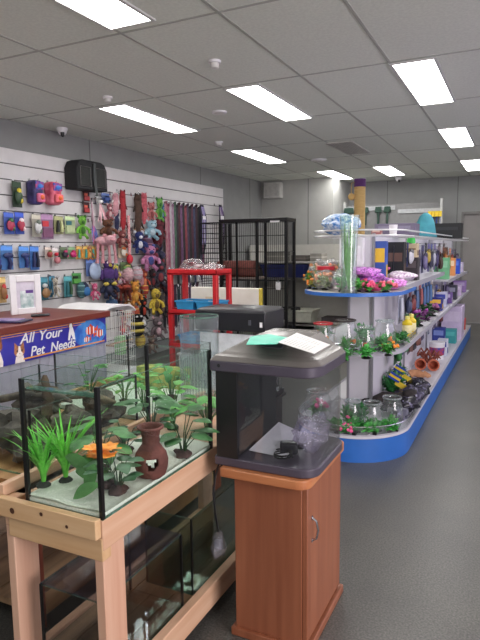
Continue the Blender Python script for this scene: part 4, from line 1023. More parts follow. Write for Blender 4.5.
# clay jug with a broken opening
p = (-0.979,1.358)
def jug(x, y):
    t = thing('clay_jug','reddish brown clay jug ornament with a ragged hole in its side','tank ornament',(x,y+.02,SZ-.003))
    pr_ = [(.030,.0),(.042,.01),(.05,.035),(.052,.055),(.046,.078),(.034,.095),(.026,.107),(.0265,.128),(.031,.148),(.037,.157)]
    n = 48; v = []; f = []; cam_a = math.atan2(-y,-x)
    pts = []
    for i in range(len(pr_)-1):
        for s in range(3):
            u = s/3; pts.append((pr_[i][0]*(1-u)+pr_[i+1][0]*u, pr_[i][1]*(1-u)+pr_[i+1][1]*u))
    pts.append(pr_[-1])
    for (r, z) in pts:
        for j in range(n):
            a = 2*PI*j/n; w_ = 1+.03*noise.noise(Vector((math.cos(a)*2,math.sin(a)*2,z*30))); v.append((r*w_*math.cos(a),r*w_*math.sin(a),z))
    def hole(a, z, ctr):
        da = (a-ctr+PI)%(2*PI)-PI; u, w_ = da/.42, (z-.056)/.021
        return u*u+w_*w_-.25*math.sin(3*math.atan2(w_,u)+.6) < .85
    for i in range(len(pts)-1):
        for j in range(n):
            a = 2*PI*(j+.5)/n; z = (pts[i][1]+pts[i+1][1])/2
            if hole(a,z,cam_a+.05) or hole(a,z+.022,cam_a+PI): continue
            f.append((i*n+j,i*n+(j+1)%n,(i+1)*n+(j+1)%n,(i+1)*n+j))
    f.append(tuple(range(n-1,-1,-1)))
    o = MB().add(v,f).build('body',M((92,54,46),.85,0,.2,30,.5,name='terracotta'),t,sharp=70)
    so = o.modifiers.new('thickness','SOLIDIFY'); so.thickness = .005; so.offset = -1
    MB().tube([(.037*math.cos(a),.037*math.sin(a),.157) for a in [2*PI*k/28 for k in range(28)]],.0045,8,True).build('lip',M((100,60,52),.8,0,.2,30,.3,name='terracotta_lip'),t)
    return t
jug(p[0],p[1])

# tanks on the bottom shelf
DG = clear((.86,.87,.88),.12,.02,name='dusty_glass')
tank('empty_tank','small empty glass tank with cover on the bottom shelf, nearest to the viewer',-1.216,-.99,1.135,1.557,.1255,.384,glass=DG,seal=.007,lid=True)
GG = clear((.74,.80,.76),.15,.02,.06,(120,130,118),name='greenish_glass')
tank('empty_tank','greenish empty glass tank on the bottom shelf, behind the covered one',-1.19,-.99,1.62,2.15,.1255,.41,glass=GG,seal=.006)

# second stand with the rockwork tanks
RW = wood((140,74,56),(110,56,42),'Z',.55,'reddish_post')
P2 = wood((196,152,100),(160,112,70),'X',.55,'old_pine')
stand('old pine tank stand further left behind the planted tank', -2.15, -1.47, 1.31, 2.75, .56, (wood((190,148,100),(156,112,72),'Y',.55,'old_pine_beam'),RW,P2))
tank('rockwork_tank','glass tank full of dark rocks and driftwood seen through the planted tank',-2.08,-1.5,1.40,2.02,.56,.80,seal=.007)
ROCK = M((66,62,58),.95,0,.35,26,.8,name='slate_rock',c2=(104,100,92)); DRIFT = M((70,54,42),.9,0,.3,24,.6,name='driftwood',c2=(84,70,54))
rk = [(-1.6,1.52,.07,'dark slate rock at the near corner of the rockwork tank'),(-1.75,1.56,.085,'large slate rock in the middle of the rockwork tank'),(-1.92,1.55,.07,'slate rock at the far left of the rockwork tank'),
      (-1.62,1.74,.08,'slate rock beside the driftwood cross'),(-1.85,1.78,.09,'tall slate rock behind the middle of the rockwork tank'),(-1.6,1.90,.07,'slate rock at the far right of the rockwork tank')]
for i, (x, y, r, lab) in enumerate(rk):
    t = MB().ell((0,0,r*.8),(r*1.15,r,r*.85),14,10,.9,i*1.7+2)
    zm = min(v[2] for v in t.V); t.move((0,0,-zm)); tag(t.build('slate_rock',ROCK,None,0,30,(x,y,.567)),lab,'rock','rocks in the rockwork tank')
def driftwood(x, y, z, paths, label, mat=DRIFT, rz=0, name='driftwood', group=None):
    q = MB()
    for (pts, r) in paths:
        P = [Vector(p) for p in pts]; pp = []; rr = []
        for i in range(len(P)-1):
            for s in range(4):
                u = s/4; c = P[i].lerp(P[i+1],u); c += Vector((noise.noise(c*40),noise.noise(c*40+Vector((5,0,0))),noise.noise(c*40+Vector((0,9,0)))))*r*.6; pp.append(c); rr.append(r*(1-.5*(i+u)/len(P))*(1+.3*noise.noise(c*60)))
        pp.append(P[-1]); rr.append(r*.35); q.tube(pp,rr,9)
    zm = min(v[2] for v in q.V); q.move((0,0,-zm))
    return tag(q.build(name,mat,None,0,60,(x,y,z),rz),label,'driftwood',group)
driftwood(-1.66,1.64,.70,[([(0,0,0),(.01,0,.09),(.0,.0,.16)],.022),([(-.05,0,.10),(.0,0,.11),(.06,.01,.10)],.016)],'upright cross shaped driftwood on top of the rocks')
driftwood(-1.7,1.5,.66,[([(-.2,0,.02),(-.05,.03,.05),(.1,0,.03),(.18,.04,.04)],.018)],'long driftwood log lying across the front rocks')
driftwood(-1.82,1.68,.69,[([(-.2,0,.0),(0,.04,.05),(.18,.08,.02)],.018)],'grey driftwood log behind the front log',M((62,60,54),.9,0,.3,24,.6,name='grey_driftwood',c2=(96,92,80)))
driftwood(-1.65,1.86,.69,[([(-.12,0,.0),(0,.0,.03),(.14,.02,.0)],.02)],'pale driftwood branch at the back of the rockwork tank',M((84,76,62),.9,0,.3,24,.5,name='pale_driftwood',c2=(120,110,90)))
tank('planted_aquarium','glass aquarium with bright green plants and a mossy block behind the open tank',-2.06,-1.5,2.1,2.7,.56,.84,seal=.007,sand=.02)
MB().box(-.15,.2,.02,.16,.285,.13).build('moss_block',M((112,140,70),.8,0,.4,22,.5,name='moss_backdrop',c2=(190,186,100)),bpy.data.objects['planted_aquarium'])
for i, (x, y, h, c, lab) in enumerate([(-1.6,2.2,.2,(90,170,70),'bright green bushy plant in the near right of the far aquarium'),(-1.75,2.25,.17,(110,180,80),'lime green bushy plant in the middle of the far aquarium'),
    (-1.95,2.22,.2,(70,140,60),'mid green bushy plant in the left of the far aquarium'),(-1.58,2.42,.22,(80,160,80),'tall green bushy plant at the right glass of the far aquarium')]):
    leafy(x,y,.58,h,16,c,lab,.06,.03,.4,'rock')
# tall ribbed vase
vx, vz = (-1.221,1.064)
t = thing('glass_vase','tall clear cylinder vase with ribbed sides standing behind the planted tank','vase',(vx,2.1,.645))
h = vz-.645
prof = [(.0,.012),(.078,.012),(.08,h),(.084,h),(.084,0),(.0,0)]
MB().lathe(prof,40,open_=True).build('glass_body',clear((.93,.95,.95),.3,.03,.05,(225,230,235),name='vase_glass',ior=1.5),t)
q = MB()
for i in range(40):
    a = 2*PI*i/40; q.tube([(.0845*math.cos(a),.0845*math.sin(a),.01),(.0845*math.cos(a),.0845*math.sin(a),h*.6)],.0022,4)
q.build('ribbing',clear((.9,.94,.94),.4,.05,.25,name='ribbed_glass'),t)
MB().tube([(.082*math.cos(2*PI*i/40),.082*math.sin(2*PI*i/40),h) for i in range(40)],.003,6,True).build('rim',GLASSED,t)
if 0: q = tank('side_aquarium','green tinted glass aquarium on the pine stand beyond the open tank',-1.29,-.965,2.2,2.5,.645,.9,seal=.006,glass=clear((.8,.88,.82),.15,.03,.06,(140,170,140),name='algae_glass'))
leafy(-1.05,1.85,.645,.2,14,(96,170,84),'bright green plastic plant on the stand beside the clear vase',.07,.035,.4,(60,60,50))
leafy(-1.2,1.84,.645,.22,14,(110,180,90),'light green plastic plant on the stand left of the clear vase',.07,.035,.35,(60,60,50))

# ------------------------------------------------------------------ cabinet with the hooded tank
CHX = wood((152,94,66),(130,76,52),'Z',.38,'cherry_laminate'); CHT = wood((192,128,84),(170,104,66),'X',.35,'cherry_top')
t = thing('aquarium_cabinet','reddish cherry wood cabinet with a curved silver handle on the aisle side','cabinet',(0,0,0))
BX0, BX1, BY0, BY1 = -.84, -.578, 1.66, 2.05
MB().box(BX0,BY0,.03,BX1-.018,BY1,.59).build('carcass',CHX,t,.002)
d = MB().box(BX1-.018,BY0+.004,.04,BX1,BY1-.004,.584).build('door',CHX,t,.003)
MB().tube([(BX1,BY0+.045,.385),(BX1+.016,BY0+.045,.395),(BX1+.022,BY0+.045,.425),(BX1+.016,BY0+.045,.455),(BX1,BY0+.045,.465)],.0042,8).lathe([(.007,-.001),(.007,.003)],10,(BX1,BY0+.045,.385),'x').lathe([(.007,-.001),(.007,.003)],10,(BX1,BY0+.045,.465),'x').build('handle',CHROME,d)
MB().box(BX0-.014,BY0-.014,0,BX1+.012,BY1+.012,.03).build('plinth',CHX,t,.004)
def rr(x0, y0, x1, y1, r, rl=.01, n=8):
    P = []
    for (cx_, cy_, a0, q) in ((x0+rl,y0+rl,PI,rl),(x1-r,y0+r,1.5*PI,r),(x1-r,y1-r,0,r),(x0+rl,y1-rl,.5*PI,rl)):
        for k in range(n+1): a = a0+.5*PI*k/n; P.append((cx_+q*math.cos(a),cy_+q*math.sin(a)))
    return P
MB().prism(rr(-.872,1.612,-.56,2.06,.045),.590,.622).build('worktop',CHT,t,.004)
# hooded small tank
HX0, HX1, HY0, HY1 = -.903, -.543, 1.632, 1.99
t = thing('hooded_tank','small bow front tank with a grey hood standing on the cherry cabinet','aquarium',(0,0,.6225))
HOOD = M((112,108,104),.26,.15,.06,8,name='grey_hood'); HOODD = M((78,72,84),.3,.15,.06,name='hood_rim')  # violet cast of the rim is a reflection put into its colour
z0 = .6225
def ring_(x0,y0,x1,y1,r,e): return rr(x0+e,y0+e,x1-e,y1-e,max(.01,r-e))
a = ring_(HX0,HY0,HX1,HY1,.06,.0)
MB().prism(a,0,.030).build('base_rim',HOODD,t,.004)
g0 = ring_(HX0,HY0,HX1,HY1,.06,.008); g1 = ring_(HX0,HY0,HX1,HY1,.06,.012); n = len(g0)
v = [(p[0],p[1],.034) for p in g0]+[(p[0],p[1],.335) for p in g0]+[(p[0],p[1],.335) for p in g1]+[(p[0],p[1],.036) for p in g1]
f = []
for L in range(3): f += [(L*n+k,L*n+(k+1)%n,L*n+n+(k+1)%n,L*n+n+k) for k in range(n)]
MB().add(v,f).build('bow_glass',clear((.93,.94,.95),.18,.015,name='hood_tank_glass',ior=1.5),t)
FB = M((20,20,23),.4,0,.1,name='filter_black')
MB().box(HX0+.012,HY0+.001,.03,HX0+.09,HY0+.0075,.326).build('black_end_strip',FB,t)
fb = MB().box(HX0+.013,HY0+.013,.036,HX0+.088,HY1-.013,.334).build('filter_box',FB,t)
q = MB()
for k in range(7): q.box(HX0+.088,HY1-.12,.26+.008*k,HX0+.090,HY1-.05,.263+.008*k)
q.build('inlet_grille',M((44,44,50),.5,name='grille_dark'),fb)
MB().box(HX0+.088,HY0+.02,.322,HX0+.22,HY1-.02,.334).build('light_unit',FB,t)
b0 = ring_(HX0-.008,HY0-.008,HX1+.008,HY1+.008,.068,0)
MB().prism(b0,.325,.36).build('hood_rim',M((96,88,118),.3,.2,.06,name='hood_front_rim') if 0 else HOODD,t,.004)
tp = ring_(HX0+.10,HY0+.12,HX1-.07,HY1-.05,.05,0)
md = ring_(HX0+.004,HY0+.004,HX1-.004,HY1-.004,.062,0)
m2 = ring_(HX0+.03,HY0+.025,HX1-.025,HY1-.025,.05,0)
MB().prism(b0,.3605,.376,md).prism(md,.376,.388,m2).prism(m2,.388,.432,tp).build('hood',HOOD,t,.003,30)
MB().obox(((HX0+HX1)/2+.01,HY0+.08,.414),(.075,.05,.005),(math.radians(25),0,0)).build('feeding_flap',M((76,72,78),.4,.1,name='flap_grey'),t,.002)
MB().lathe([(.006,-.002),(.005,.0)],10,(HX0+.03,HY0-.008,.345),'y').build('hood_button',BLACKP,t)
# water pump in a bag, papers inside the tank
zf = z0+.0345
t = crinkle('plastic_bag',-.615,1.81,zf,(.055,.1,.055),4,'crumpled clear bag lying inside the hooded tank',clear((.95,.93,.98),.6,.08,.22,(225,215,240),.8,name='lilac_bag'))
t = thing('water_pump','small black water pump with a coiled cable on the hooded tank floor','pump',(-.672,1.74,zf),.4)
MB().cbox((0,0,.022),(.06,.04,.042)).build('pump_body',M((26,26,32),.35,0,.1,name='pump_black'),t,.008)
MB().tube([(.03,0,.024),(.05,0,.024)],.009,10).build('outlet',FB,t)
MB().tube([(.03*math.cos(a)-.02,.03*math.sin(a)-.045,.006+.0012*a) for a in [.6*k for k in range(26)]],.003,5).build('cable',FB,t)
t = thing('instruction_leaflet','white folded leaflet leaning inside the hooded tank','leaflet',(-.735,1.76,zf))
q = MB().add([(-.075,-.045,0),(.07,-.06,0),(.085,.05,.055),(-.01,.07,.075),(-.075,-.045,.0012),(.07,-.06,.0012),(.085,.05,.0562),(-.01,.07,.0762)],[(3,2,1,0),(4,5,6,7),(0,1,5,4),(1,2,6,5),(2,3,7,6),(3,0,4,7)])
q.build('paper',M((236,234,240),.6,0,.04,30,name='leaflet_paper'),t)
q = MB()
for k in range(5): q.add([(-.03+.01*k,-.012+.014*k-.012,.004+.01*k),(.06,-.028+.015*k,.006+.009*k),(.06,-.025+.015*k,.008+.009*k),(-.03+.01*k,-.009+.014*k-.012,.006+.01*k)],[(0,1,2,3)])
# paper and teal bag on the hood
zt = z0+.4325
c1 = ((-0.665,1.629),(-0.679,1.837),(-0.502,1.645),(-0.5,1.488))
t = thing('paper_sheet','white printed paper sheet lying on the grey hood','paper',(0,0,zt))
def sag(p): return max(-.022, -0.6*max(0,(p[0]+.66)))
MB().prism([(p[0],p[1]) for p in c1],.0015,.003).build('sheet',M((226,224,222),.6,0,.02,name='paper_white'),t)
q = MB()
A, B_, C_, D_ = [Vector((p[0],p[1],0)) for p in c1]
for k in range(9):
    u = .12+.085*k
    for (s0, s1) in ((.1,.1+R.uniform(.3,.5)),(.62,.62+R.uniform(.1,.28))):
        L0 = A.lerp(B_,s0).lerp(D_.lerp(C_,s0),u); L1 = A.lerp(B_,s1).lerp(D_.lerp(C_,s1),u); d = (D_-A)*.012
        q.add([L0,L1,L1+d,L0+d],[(0,1,2,3)])
q.move((0,0,.0032)); q.build('print_lines',M((150,148,150),.7,name='grey_print'),t)
c2 = ((-0.736,1.56),(-0.791,1.709),(-0.757,1.782),(-0.666,1.736),(-0.654,1.603))
t = thing('teal_folder','teal green plastic folder lying on the hood behind the paper','folder',(0,0,zt))
MB().prism([(p[0]-.006,p[1]) for p in c2],.0002,.0013).build('cover',M((40,180,150),.35,0,.1,12,name='teal_plastic',c2=(60,200,170)),t)
# plug on its lead
pz = (1.696,0.295)
t = thing('power_plug','power plug in a clear bag hanging on a black lead beside the stand','plug',(-.925,pz[0],pz[1]))
MB().tube([(0,0,.05),(-.005,-.01,.12),(-.004,-.025,.2),(-.002,-.01,.26),(.004,.03,z0-pz[1]+.02-.015),(.02,.05,z0-pz[1]+.02)],.0035,7).build('lead',BLACKP,t)
MB().ell((0,0,.0),(.026,.03,.05),12,9,.35,3).build('clear_bag',clear((.95,.95,.98),.8,.08,.2,(225,225,235),.9,name='plug_bag'),t,sharp=60)
MB().cbox((0,0,.0),(.03,.024,.034)).build('plug_body',M((120,120,130),.4,name='grey_plug'),t,.006)

# ------------------------------------------------------------------ display gondola on the right
GX, GYC, GYE = -.98, 3.77, 9.05
def D(r, yc=GYC, ye=GYE, n=20, rx=None):
    P = [(GX-r,ye)]
    for k in range(n+1):
        a = PI+PI*k/n; P.append((GX+r*math.cos(a),yc+r*math.sin(a)))
    return P+[(GX+r,ye)]
def lip(r, yc, ye, z0, z1, th=.012, n=20):
    o, i = D(r,yc,ye,n), D(r-th,yc,ye,n); k = len(o); v = [(p[0],p[1],z) for (z) in (z0,z1) for L in (o,i) for p in L]; f = []
    for j in range(k-1):
        f += [(j,j+1,2*k+j+1,2*k+j),(k+j+1,k+j,3*k+j,3*k+j+1),(2*k+j,2*k+j+1,3*k+j+1,3*k+j),(j+1,j,k+j,k+j+1)]
    return MB().add(v,f)
gd = thing('display_gondola','long double sided shop gondola with rounded end and blue kickboard along the aisle','display shelving',(0,0,0))
SHW = M((206,204,210),.45,0,.03,8,name='shelf_white'); LIPG = M((176,174,184),.4,.1,.04,name='shelf_lip_grey')
BLUE = M((48,106,188),.4,0,.06,6,name='blue_panel'); UP = M((150,150,156),.4,.4,.05,name='upright_grey'); BACKP = M((214,212,220),.5,0,.03,5,name='gondola_back')
MB().prism(D(.374),0,.155).build('blue_kickboard',BLUE,gd)
MB().prism(D(.38),.155,.173).build('base_shelf',SHW,gd,.002)
lip(.38,GYC,GYE,.173,.182,.01).build('base_lip',LIPG,gd)
lip(.379,GYC,GYE,.16,.168,.006).build('price_strip',LIPG,gd)
MB().prism(D(.335),.68,.698).build('middle_shelf',SHW,gd,.002)
lip(.342,GYC,GYE,.672,.703,.007).build('middle_shelf_lip',LIPG,gd)
MB().prism(D(.325,GYC,4.15),1.045,1.062).build('upper_shelf',M((206,204,196),.45,0,.03,8,name='shelf_cream'),gd)
lip(.335,GYC,4.15,1.044,1.066,.01).build('blue_shelf_lip',BLUE,gd)
for sx in (-1,1):
    a, b = (GX+.06,GX+.25) if sx > 0 else (GX-.25,GX-.06)
    MB().box(a,4.15,1.05,b,6.6,1.066).build('upper_side_shelf',SHW,gd)
    MB().box((b if sx>0 else a)-.004,4.15,1.03,(b if sx>0 else a)+.004,6.6,1.07).build('shelf_lip',LIPG,gd)
    MB().box(a,6.6,.96,b+(.05 if sx>0 else 0),GYE,.976).build('upper_side_shelf',SHW,gd)
    e = (b+.05 if sx>0 else a); MB().box(e-.004,6.6,.945,e+.004,GYE,.98).build('shelf_lip',LIPG,gd)
MB().box(GX-.075,3.93,.173,GX+.075,GYE,1.42).build('spine_panel',BACKP,gd)
for x in (GX-.09,GX+.075):
    q = MB().box(x,3.915,.173,x+.016,3.945,1.44)
    for k in range(30): q.box(x+.005,3.9135,.22+.04*k,x+.011,3.916,.242+.04*k)
    q.build('slotted_upright',UP,gd)
for y in (5.2,6.6,7.9,9.0):
    for x in (GX-.09,GX+.075): MB().box(x,y-.015,.173,x+.016,y+.015,1.44).build('slotted_upright',UP,gd)
# wire top shelf with rounded end
q = MB()
for (r, z) in ((.30,1.42),(.30,1.455)): q.tube([(p[0],p[1],z) for p in D(r,3.87,GYE)],.006,6,True)
for y in [3.88+.12*k for k in range(43)]: q.tube([(GX-.30,y,1.42),(GX+.30,y,1.42)],.003,4)
for k in range(-4,5):
    x = GX+.07*k; q.tube([(x,3.87-math.sqrt(max(0,.09-(x-GX)**2)),1.42),(x,GYE,1.42)],.003,4)
q.build('wire_top_shelf',M((224,224,226),.3,.3,.03,name='white_coated_wire'),gd)
# clear rails with black clips round the rounded ends
def rail(r, z, h, nm='shelf_rail', yc=GYC, ye=4.3):
    lip(r,yc,ye,z,z+h,.003).build(nm,clear((.93,.95,.97),.3,.03,.06,name='clear_rail'),gd)
rail(.374,.183,.045); rail(.332,.703,.04)
q = MB()
for (r, z) in ((.37,.19),(.33,.71)):
    for a in (-2.3,-1.95,-1.6,-1.3,-.95,-.5): q.cbox((GX+r*math.cos(a),GYC+r*math.sin(a),z),(.025,.025,.02))
q.build('rail_clip',BLACKP,gd,.003)
MB().tube([(p[0],p[1],.748) for p in D(.333,GYC,4.3)],.0035,6).build('rail_wire',CHROME,gd); MB().tube([(p[0],p[1],.232) for p in D(.376,GYC,4.3)],.0035,6).build('rail_wire',CHROME,gd)
ZU, ZM, ZB, ZT = 1.064, .70, .175, 1.425

# ---- builders for the goods
def bowl(box, label, rim=None, water=None, z=None):
    x, y, w_, h = box
    t = thing('fish_bowl', label, 'fish bowl', (x,y,z), 0, 'round glass fish bowls'); r = w_/2
    pr_ = [(r*.5,0),(r*.72,h*.06),(r*.96,h*.3),(r,h*.5),(r*.94,h*.72),(r*.76,h*.9),(r*.74,h*.96),(r*.8,h)]
    MB().lathe(pr_,28).build('glass_body',BOWL,t) if 0 else MB().lathe([(0,.0)]+pr_,28,open_=True).build('glass_body',BOWL,t,sharp=60)
    MB().tube([(r*.8*math.cos(2*PI*i/28),r*.8*math.sin(2*PI*i/28),h) for i in range(28)],.006,7,True).build('rim',M(rim,.4,name='bowl_rim') if rim else clear((.85,.9,.9),.4,.03,.2,name='bowl_rim_glass'),t)
    return t
def bushy(x, y, z, h, w_, c, label, n=26, flower=None, base=(30,30,30), cat='artificial plant', name='bushy_plant', c2=None, group=None, bag=False):
    w_ *= 1.3; n = int(n*1.25)
    t = thing(name, label, cat, (x,y,z), 0, group); q = MB(); q2 = MB()
    for i in range(n):
        a = R.uniform(0,2*PI); u = R.uniform(.2,1); hh = h*R.uniform(.45,1); d = Vector((math.cos(a),math.sin(a),0))
        pth = [Vector((0,0,h*.12)),d*(w_*.22*u)+Vector((0,0,hh*.6)),d*(w_*.46*u)+Vector((0,0,hh))]
        (q2 if (c2 and i%2) else q).blade(pth,[w_*.04,w_*.09,.001],(-d.y,d.x,0),.3)
        for k in range(3):
            b_ = pth[1].lerp(pth[2],.3*k); e = Vector((R.uniform(-1,1),R.uniform(-1,1),R.uniform(-.1,.8)))
            (q2 if (c2 and i%2) else q).leaf(b_,e,w_*.27,w_*.14,.3,3)
    q.build('leaves',green(c,.3),t)
    if c2: q2.build('accent_leaves',green(c2,.2),t)
    MB().lathe([(w_*.16,0),(w_*.18,h*.06),(w_*.1,h*.13)],12).build('plant_base',M(base,.6,0,.1,name='plant_base'),t)
    if flower:
        f = MB()
        for k in range(flower[1]):
            a = R.uniform(0,2*PI); u = R.uniform(.1,.45)*w_; f.ell((u*math.cos(a),u*math.sin(a),h*R.uniform(.45,.95)),w_*.09,7,5,.4,k)
        f.build('flower',M(flower[0],.5,0,.2,30,name='petal'),t)
    if bag:
        MB().ell((0,0,h*.56),(w_*.54,w_*.5,h*.54),14,9,.35,x*31).build('bag_film',BAG,t,sharp=60)
    return t
def carton(box, c, label, z=None, dep=.08, c2=None, rz=0, cat='box', name='carton', group=None, band=.3, top=False):
    x, y, w_, h = box; dep = dep
    t = thing(name, label, cat, (x,y,z), rz, group)
    MB().box(-w_/2,0,0,w_/2,dep,h).build('body',M(c,.5,0,.08,14,name='printed_carton'),t,.002)
    k = c2 or shade(c,1.5)
    MB().box(-w_/2*.8,-.0015,h*.55,w_/2*.8,0,h*(.55+band)).build('label_panel',M(k,.5,0,.06,20,name='label_print'),t)
    MB().box(w_/2,dep*.15,h*.15,w_/2+.0015,dep*.85,h*.5).build('side_label',M(shade(k,.85),.5,name='side_print'),t)
    return t
def gpack(y, z, w_, h, card, prod, label, x=GX+.17, shape='blob', p2=None, grp='packs hanging on the gondola side'):
    t = pack((y,z,w_,h),card,prod,label,'hanging pack',grp,p2,'hanging_pack',x,shape,None,False)
    MB().tube([(-.08,0,h-.008),(.03,0,h-.008)],.003,5).build('peg',CHROME,t)
    return t
def bottle(x, y, z, r, h, c, label, capc=(230,220,120)):
    t = thing('bottle', label, 'bottle', (x,y,z), 0, 'yellow bottles on the middle shelf')
    MB().lathe([(r*.9,0),(r,.006),(r,h*.7),(r*.5,h*.82),(r*.4,h*.86)],18).build('body',M(c,.25,0,.06,name='yellow_bottle'),t)
    MB().lathe([(r*.48,h*.86),(r*.48,h)],14).build('cap',M(capc,.4,name='bottle_cap'),t)
    MB().lathe([(r*1.01,h*.2),(r*1.01,h*.58)],18,open_=True).build('label_band',M((236,226,170),.5,0,.1,40,name='bottle_label'),t)

# ---- upper rounded end
def U(i): return U_[i]
U_ = ((-1.314,3.796,0.071,0.131),(-1.263,3.863,0.1,0.179),(-1.183,3.887,0.1,0.186),(-1.023,3.689,0.101,0.165),(-1.001,3.941,0.079,0.157),(-0.867,3.783,0.13,0.13),(-0.907,4.301,0.108,0.131),(-0.924,4.548,0.09,0.155))
def at(i): x, y, w_, h = U_[i]; return x, y, ZU, h, w_
bushy(*at(0),(90,150,60),'small orange flowered plant at the left tip of the blue shelf',18,((240,130,40),9))
bushy(*at(1),(120,170,80),'bagged orange and white plant, first bag from the left of the blue shelf',22,((238,170,120),12),bag=True)
bushy(*at(2),(150,150,80),'bagged orange and cream plant, second bag from the left of the blue shelf',22,((236,150,110),14),bag=True)
bushy(*at(3),(80,180,70),'bagged green plant in a pink pot on the blue shelf',26,None,(235,80,130),bag=True)
bushy(*at(4),(70,170,80),'bright green plant between the two pink based plants',26,None,(40,40,40))
x, y, w_, h = U_[5]
t = bushy(x,y,ZU,h,w_,(120,190,80),'wide green plant on a pink tray at the front of the blue shelf',26,((236,90,140),10),(236,90,140))
MB().lathe([(w_*.42,0),(w_*.46,.012),(w_*.44,.018)],20).build('pink_tray',M((240,96,150),.4,name='pink_tray'),t)
bushy(*at(6),(90,160,70),'green plant with pink flowers right of the pink tray',22,((230,110,160),8))
bushy(*at(7),(70,140,70),'small green plant at the right end of the blue lip',18,None)
x, y, w_, h = (-1.063,3.922,0.129,0.479)
t = thing('tall_vase','tall clear glass vase with green strap leaves on the blue shelf','vase',(x,y+.03,ZU)); r = w_*.46
t.location = (-.95,3.50,ZU)
MB().lathe([(0,.01),(r*.8,.012),(r*.7,h*.3),(r*.8,h*.7),(r,h),(r*1.04,h),(r*.86,h*.7),(r*.78,h*.3),(r*.9,0),(0,0)],26,open_=True).build('glass_body',clear((.9,.95,.92),.3,.03,.06,(200,225,205),name='green_vase_glass'),t,sharp=60)
q = MB()
for i in range(14):
    a = i*2.4; q.blade([(0,0,.02),(r*.4*math.cos(a),r*.4*math.sin(a),h*.4),(r*.62*math.cos(a+.4),r*.62*math.sin(a+.4),h*(.65+.02*i))],[.006,.012,.002],None,.2)
q.build('strap_leaves',green((120,170,100)),t)
x, y, w_, h = (-1.404,4.556,0.134,0.235)
t = thing('lidded_jar','clear plastic jar with a red lid among the bagged plants','jar',(-1.2,3.82,ZU))
h = .155
MB().lathe([(0,.002),(w_*.42,.002),(w_*.44,h*.84),(w_*.40,h*.85)],22,open_=True).build('jar_body',BOWL,t)
MB().lathe([(w_*.45,h*.84),(w_*.45,h)],22).build('lid',M((206,40,60),.35,name='red_lid'),t)
MB().ell((0,0,h*.35),(w_*.36,w_*.36,h*.3),12,8,.3,5).build('contents',M((170,150,140),.6,0,.3,60,name='jar_contents',c2=(230,210,200)),t)
def gravel(i, x, y, z, w_, c, lab):
    t = crinkle('gravel_bag',x,y,z,(w_*.5,.09,.035),i+2,lab,M(c,.3,0,.5,70,.5,name='gravel_mix',c2=shade(c,1.9),),'gravel bag','purple gravel bags',18,.4)
for i, (bx, c, lab) in enumerate([((-1.18,4.76,0.172,0.129),(150,70,120),'flat bag of magenta gravel, leftmost of the purple bags'),((-1.144,5.084,0.165,0.119),(110,60,120),'flat bag of violet gravel behind the pink tray plant'),
    ((-0.924,4.683,0.185,0.134),(170,90,150),'flat bag of pink gravel at the shelf edge'),((-1.197,5.621,0.162,0.141),(130,80,150),'flat bag of lilac gravel at the back of the shelf'),((-1.015,5.468,0.195,0.127),(190,150,190),'flat bag of pale lilac gravel near the black pack')]):
    if bx[1] > 4.15 and bx[0] < GX+.1: bx = (GX+.16,bx[1],bx[2],bx[3])
    gravel(i,[GX+.0,GX+.12,GX+.22,GX+.08,GX+.25][i],[3.66,3.72,3.86,3.7,4.05][i],[ZU+.003,ZU+.045,ZU+.003,ZU+.09,ZU+.04][i],.19,c,lab)
carton((GX-.04,3.80,.16,.345),(222,222,226),'plain white carton panel behind the gravel bags',ZU,.05,(236,236,240))
x, y = (-0.991,1.214)
carton((-0.866,3.95,.1,.32),(60,90,170),'blue carton with a yellow stripe on the upper shelf',1.0665,.06,(230,190,60))
carton((-0.822,4.3,.125,.315),(22,22,26),'black printed pack right of the blue carton',1.0665,.09,(96,70,60),band=.2)
carton((-0.818,4.9,.13,.19),(52,46,50),'dark carton under the cream one on the upper shelf',1.0665,.12,(90,80,84))
cb_ = carton((-0.818,4.9,.115,.115),(214,196,160),'cream carton carrying a green figure on the upper shelf',1.257,.1,(120,90,60),band=.1)
t = thing('green_figure','small bright green toy figure standing on the cream carton','toy figure',(-0.818,4.95,1.257+.115))
MB().lathe([(.032,0),(.036,.02),(.022,.07),(.014,.085)],14).build('body',M((60,190,80),.4,name='green_plastic'),t)
MB().ell((0,0,.10),(.022,.022,.022),12,8).build('head',M((70,200,90),.4,name='green_head'),t)
q = MB()
for k in (-1,1): q.tube([(k*.02,0,.06),(k*.05,-.005,.075)],[.008,.006],7)
q.build('arm',M((70,200,90),.4,name='green_arm'),t)
for i, (y, z, w_, h, c, p, lab) in enumerate([
  (5.55,1.1,.12,.26,(60,60,110),(120,110,160),'indigo hanging pack right of the cream carton'),(5.75,1.16,.1,.22,(40,40,50),(200,170,60),'black hanging pack with a yellow item on the upper side'),
  (5.95,1.1,.12,.28,(90,80,140),(60,60,90),'violet hanging pack on the upper gondola side'),(6.15,1.12,.1,.26,(70,80,140),(190,190,210),'slate blue hanging pack on the upper gondola side'),
  (6.4,1.1,.12,.28,(110,100,150),(70,60,110),'lavender hanging pack before the green carton'),(6.75,1.05,.14,.3,(120,100,110),(90,60,50),'mauve hanging pack above the green carton'),
  (7.2,1.12,.16,.22,(120,70,50),(200,120,60),'brown and orange hanging pack at the far top'),(7.55,1.02,.14,.3,(190,150,110),(230,180,60),'tan hanging pack behind the green carton'),
  (7.9,1.02,.14,.3,(200,120,90),(220,90,60),'coral hanging pack near the far end'),(8.25,1.02,.16,.26,(100,90,120),(70,60,90),'grey violet hanging pack near the far end'),
  ]): gpack(y,z,w_,h,c,p,lab)
carton((GX+.2,6.75,.16,.24),(120,190,140),'pale green carton standing on the far upper shelf',.977,.12,(150,210,170))
carton((GX+.2,7.6,.13,.22),(222,150,90),'orange carton behind the pale green one',.977,.1,(240,220,190))
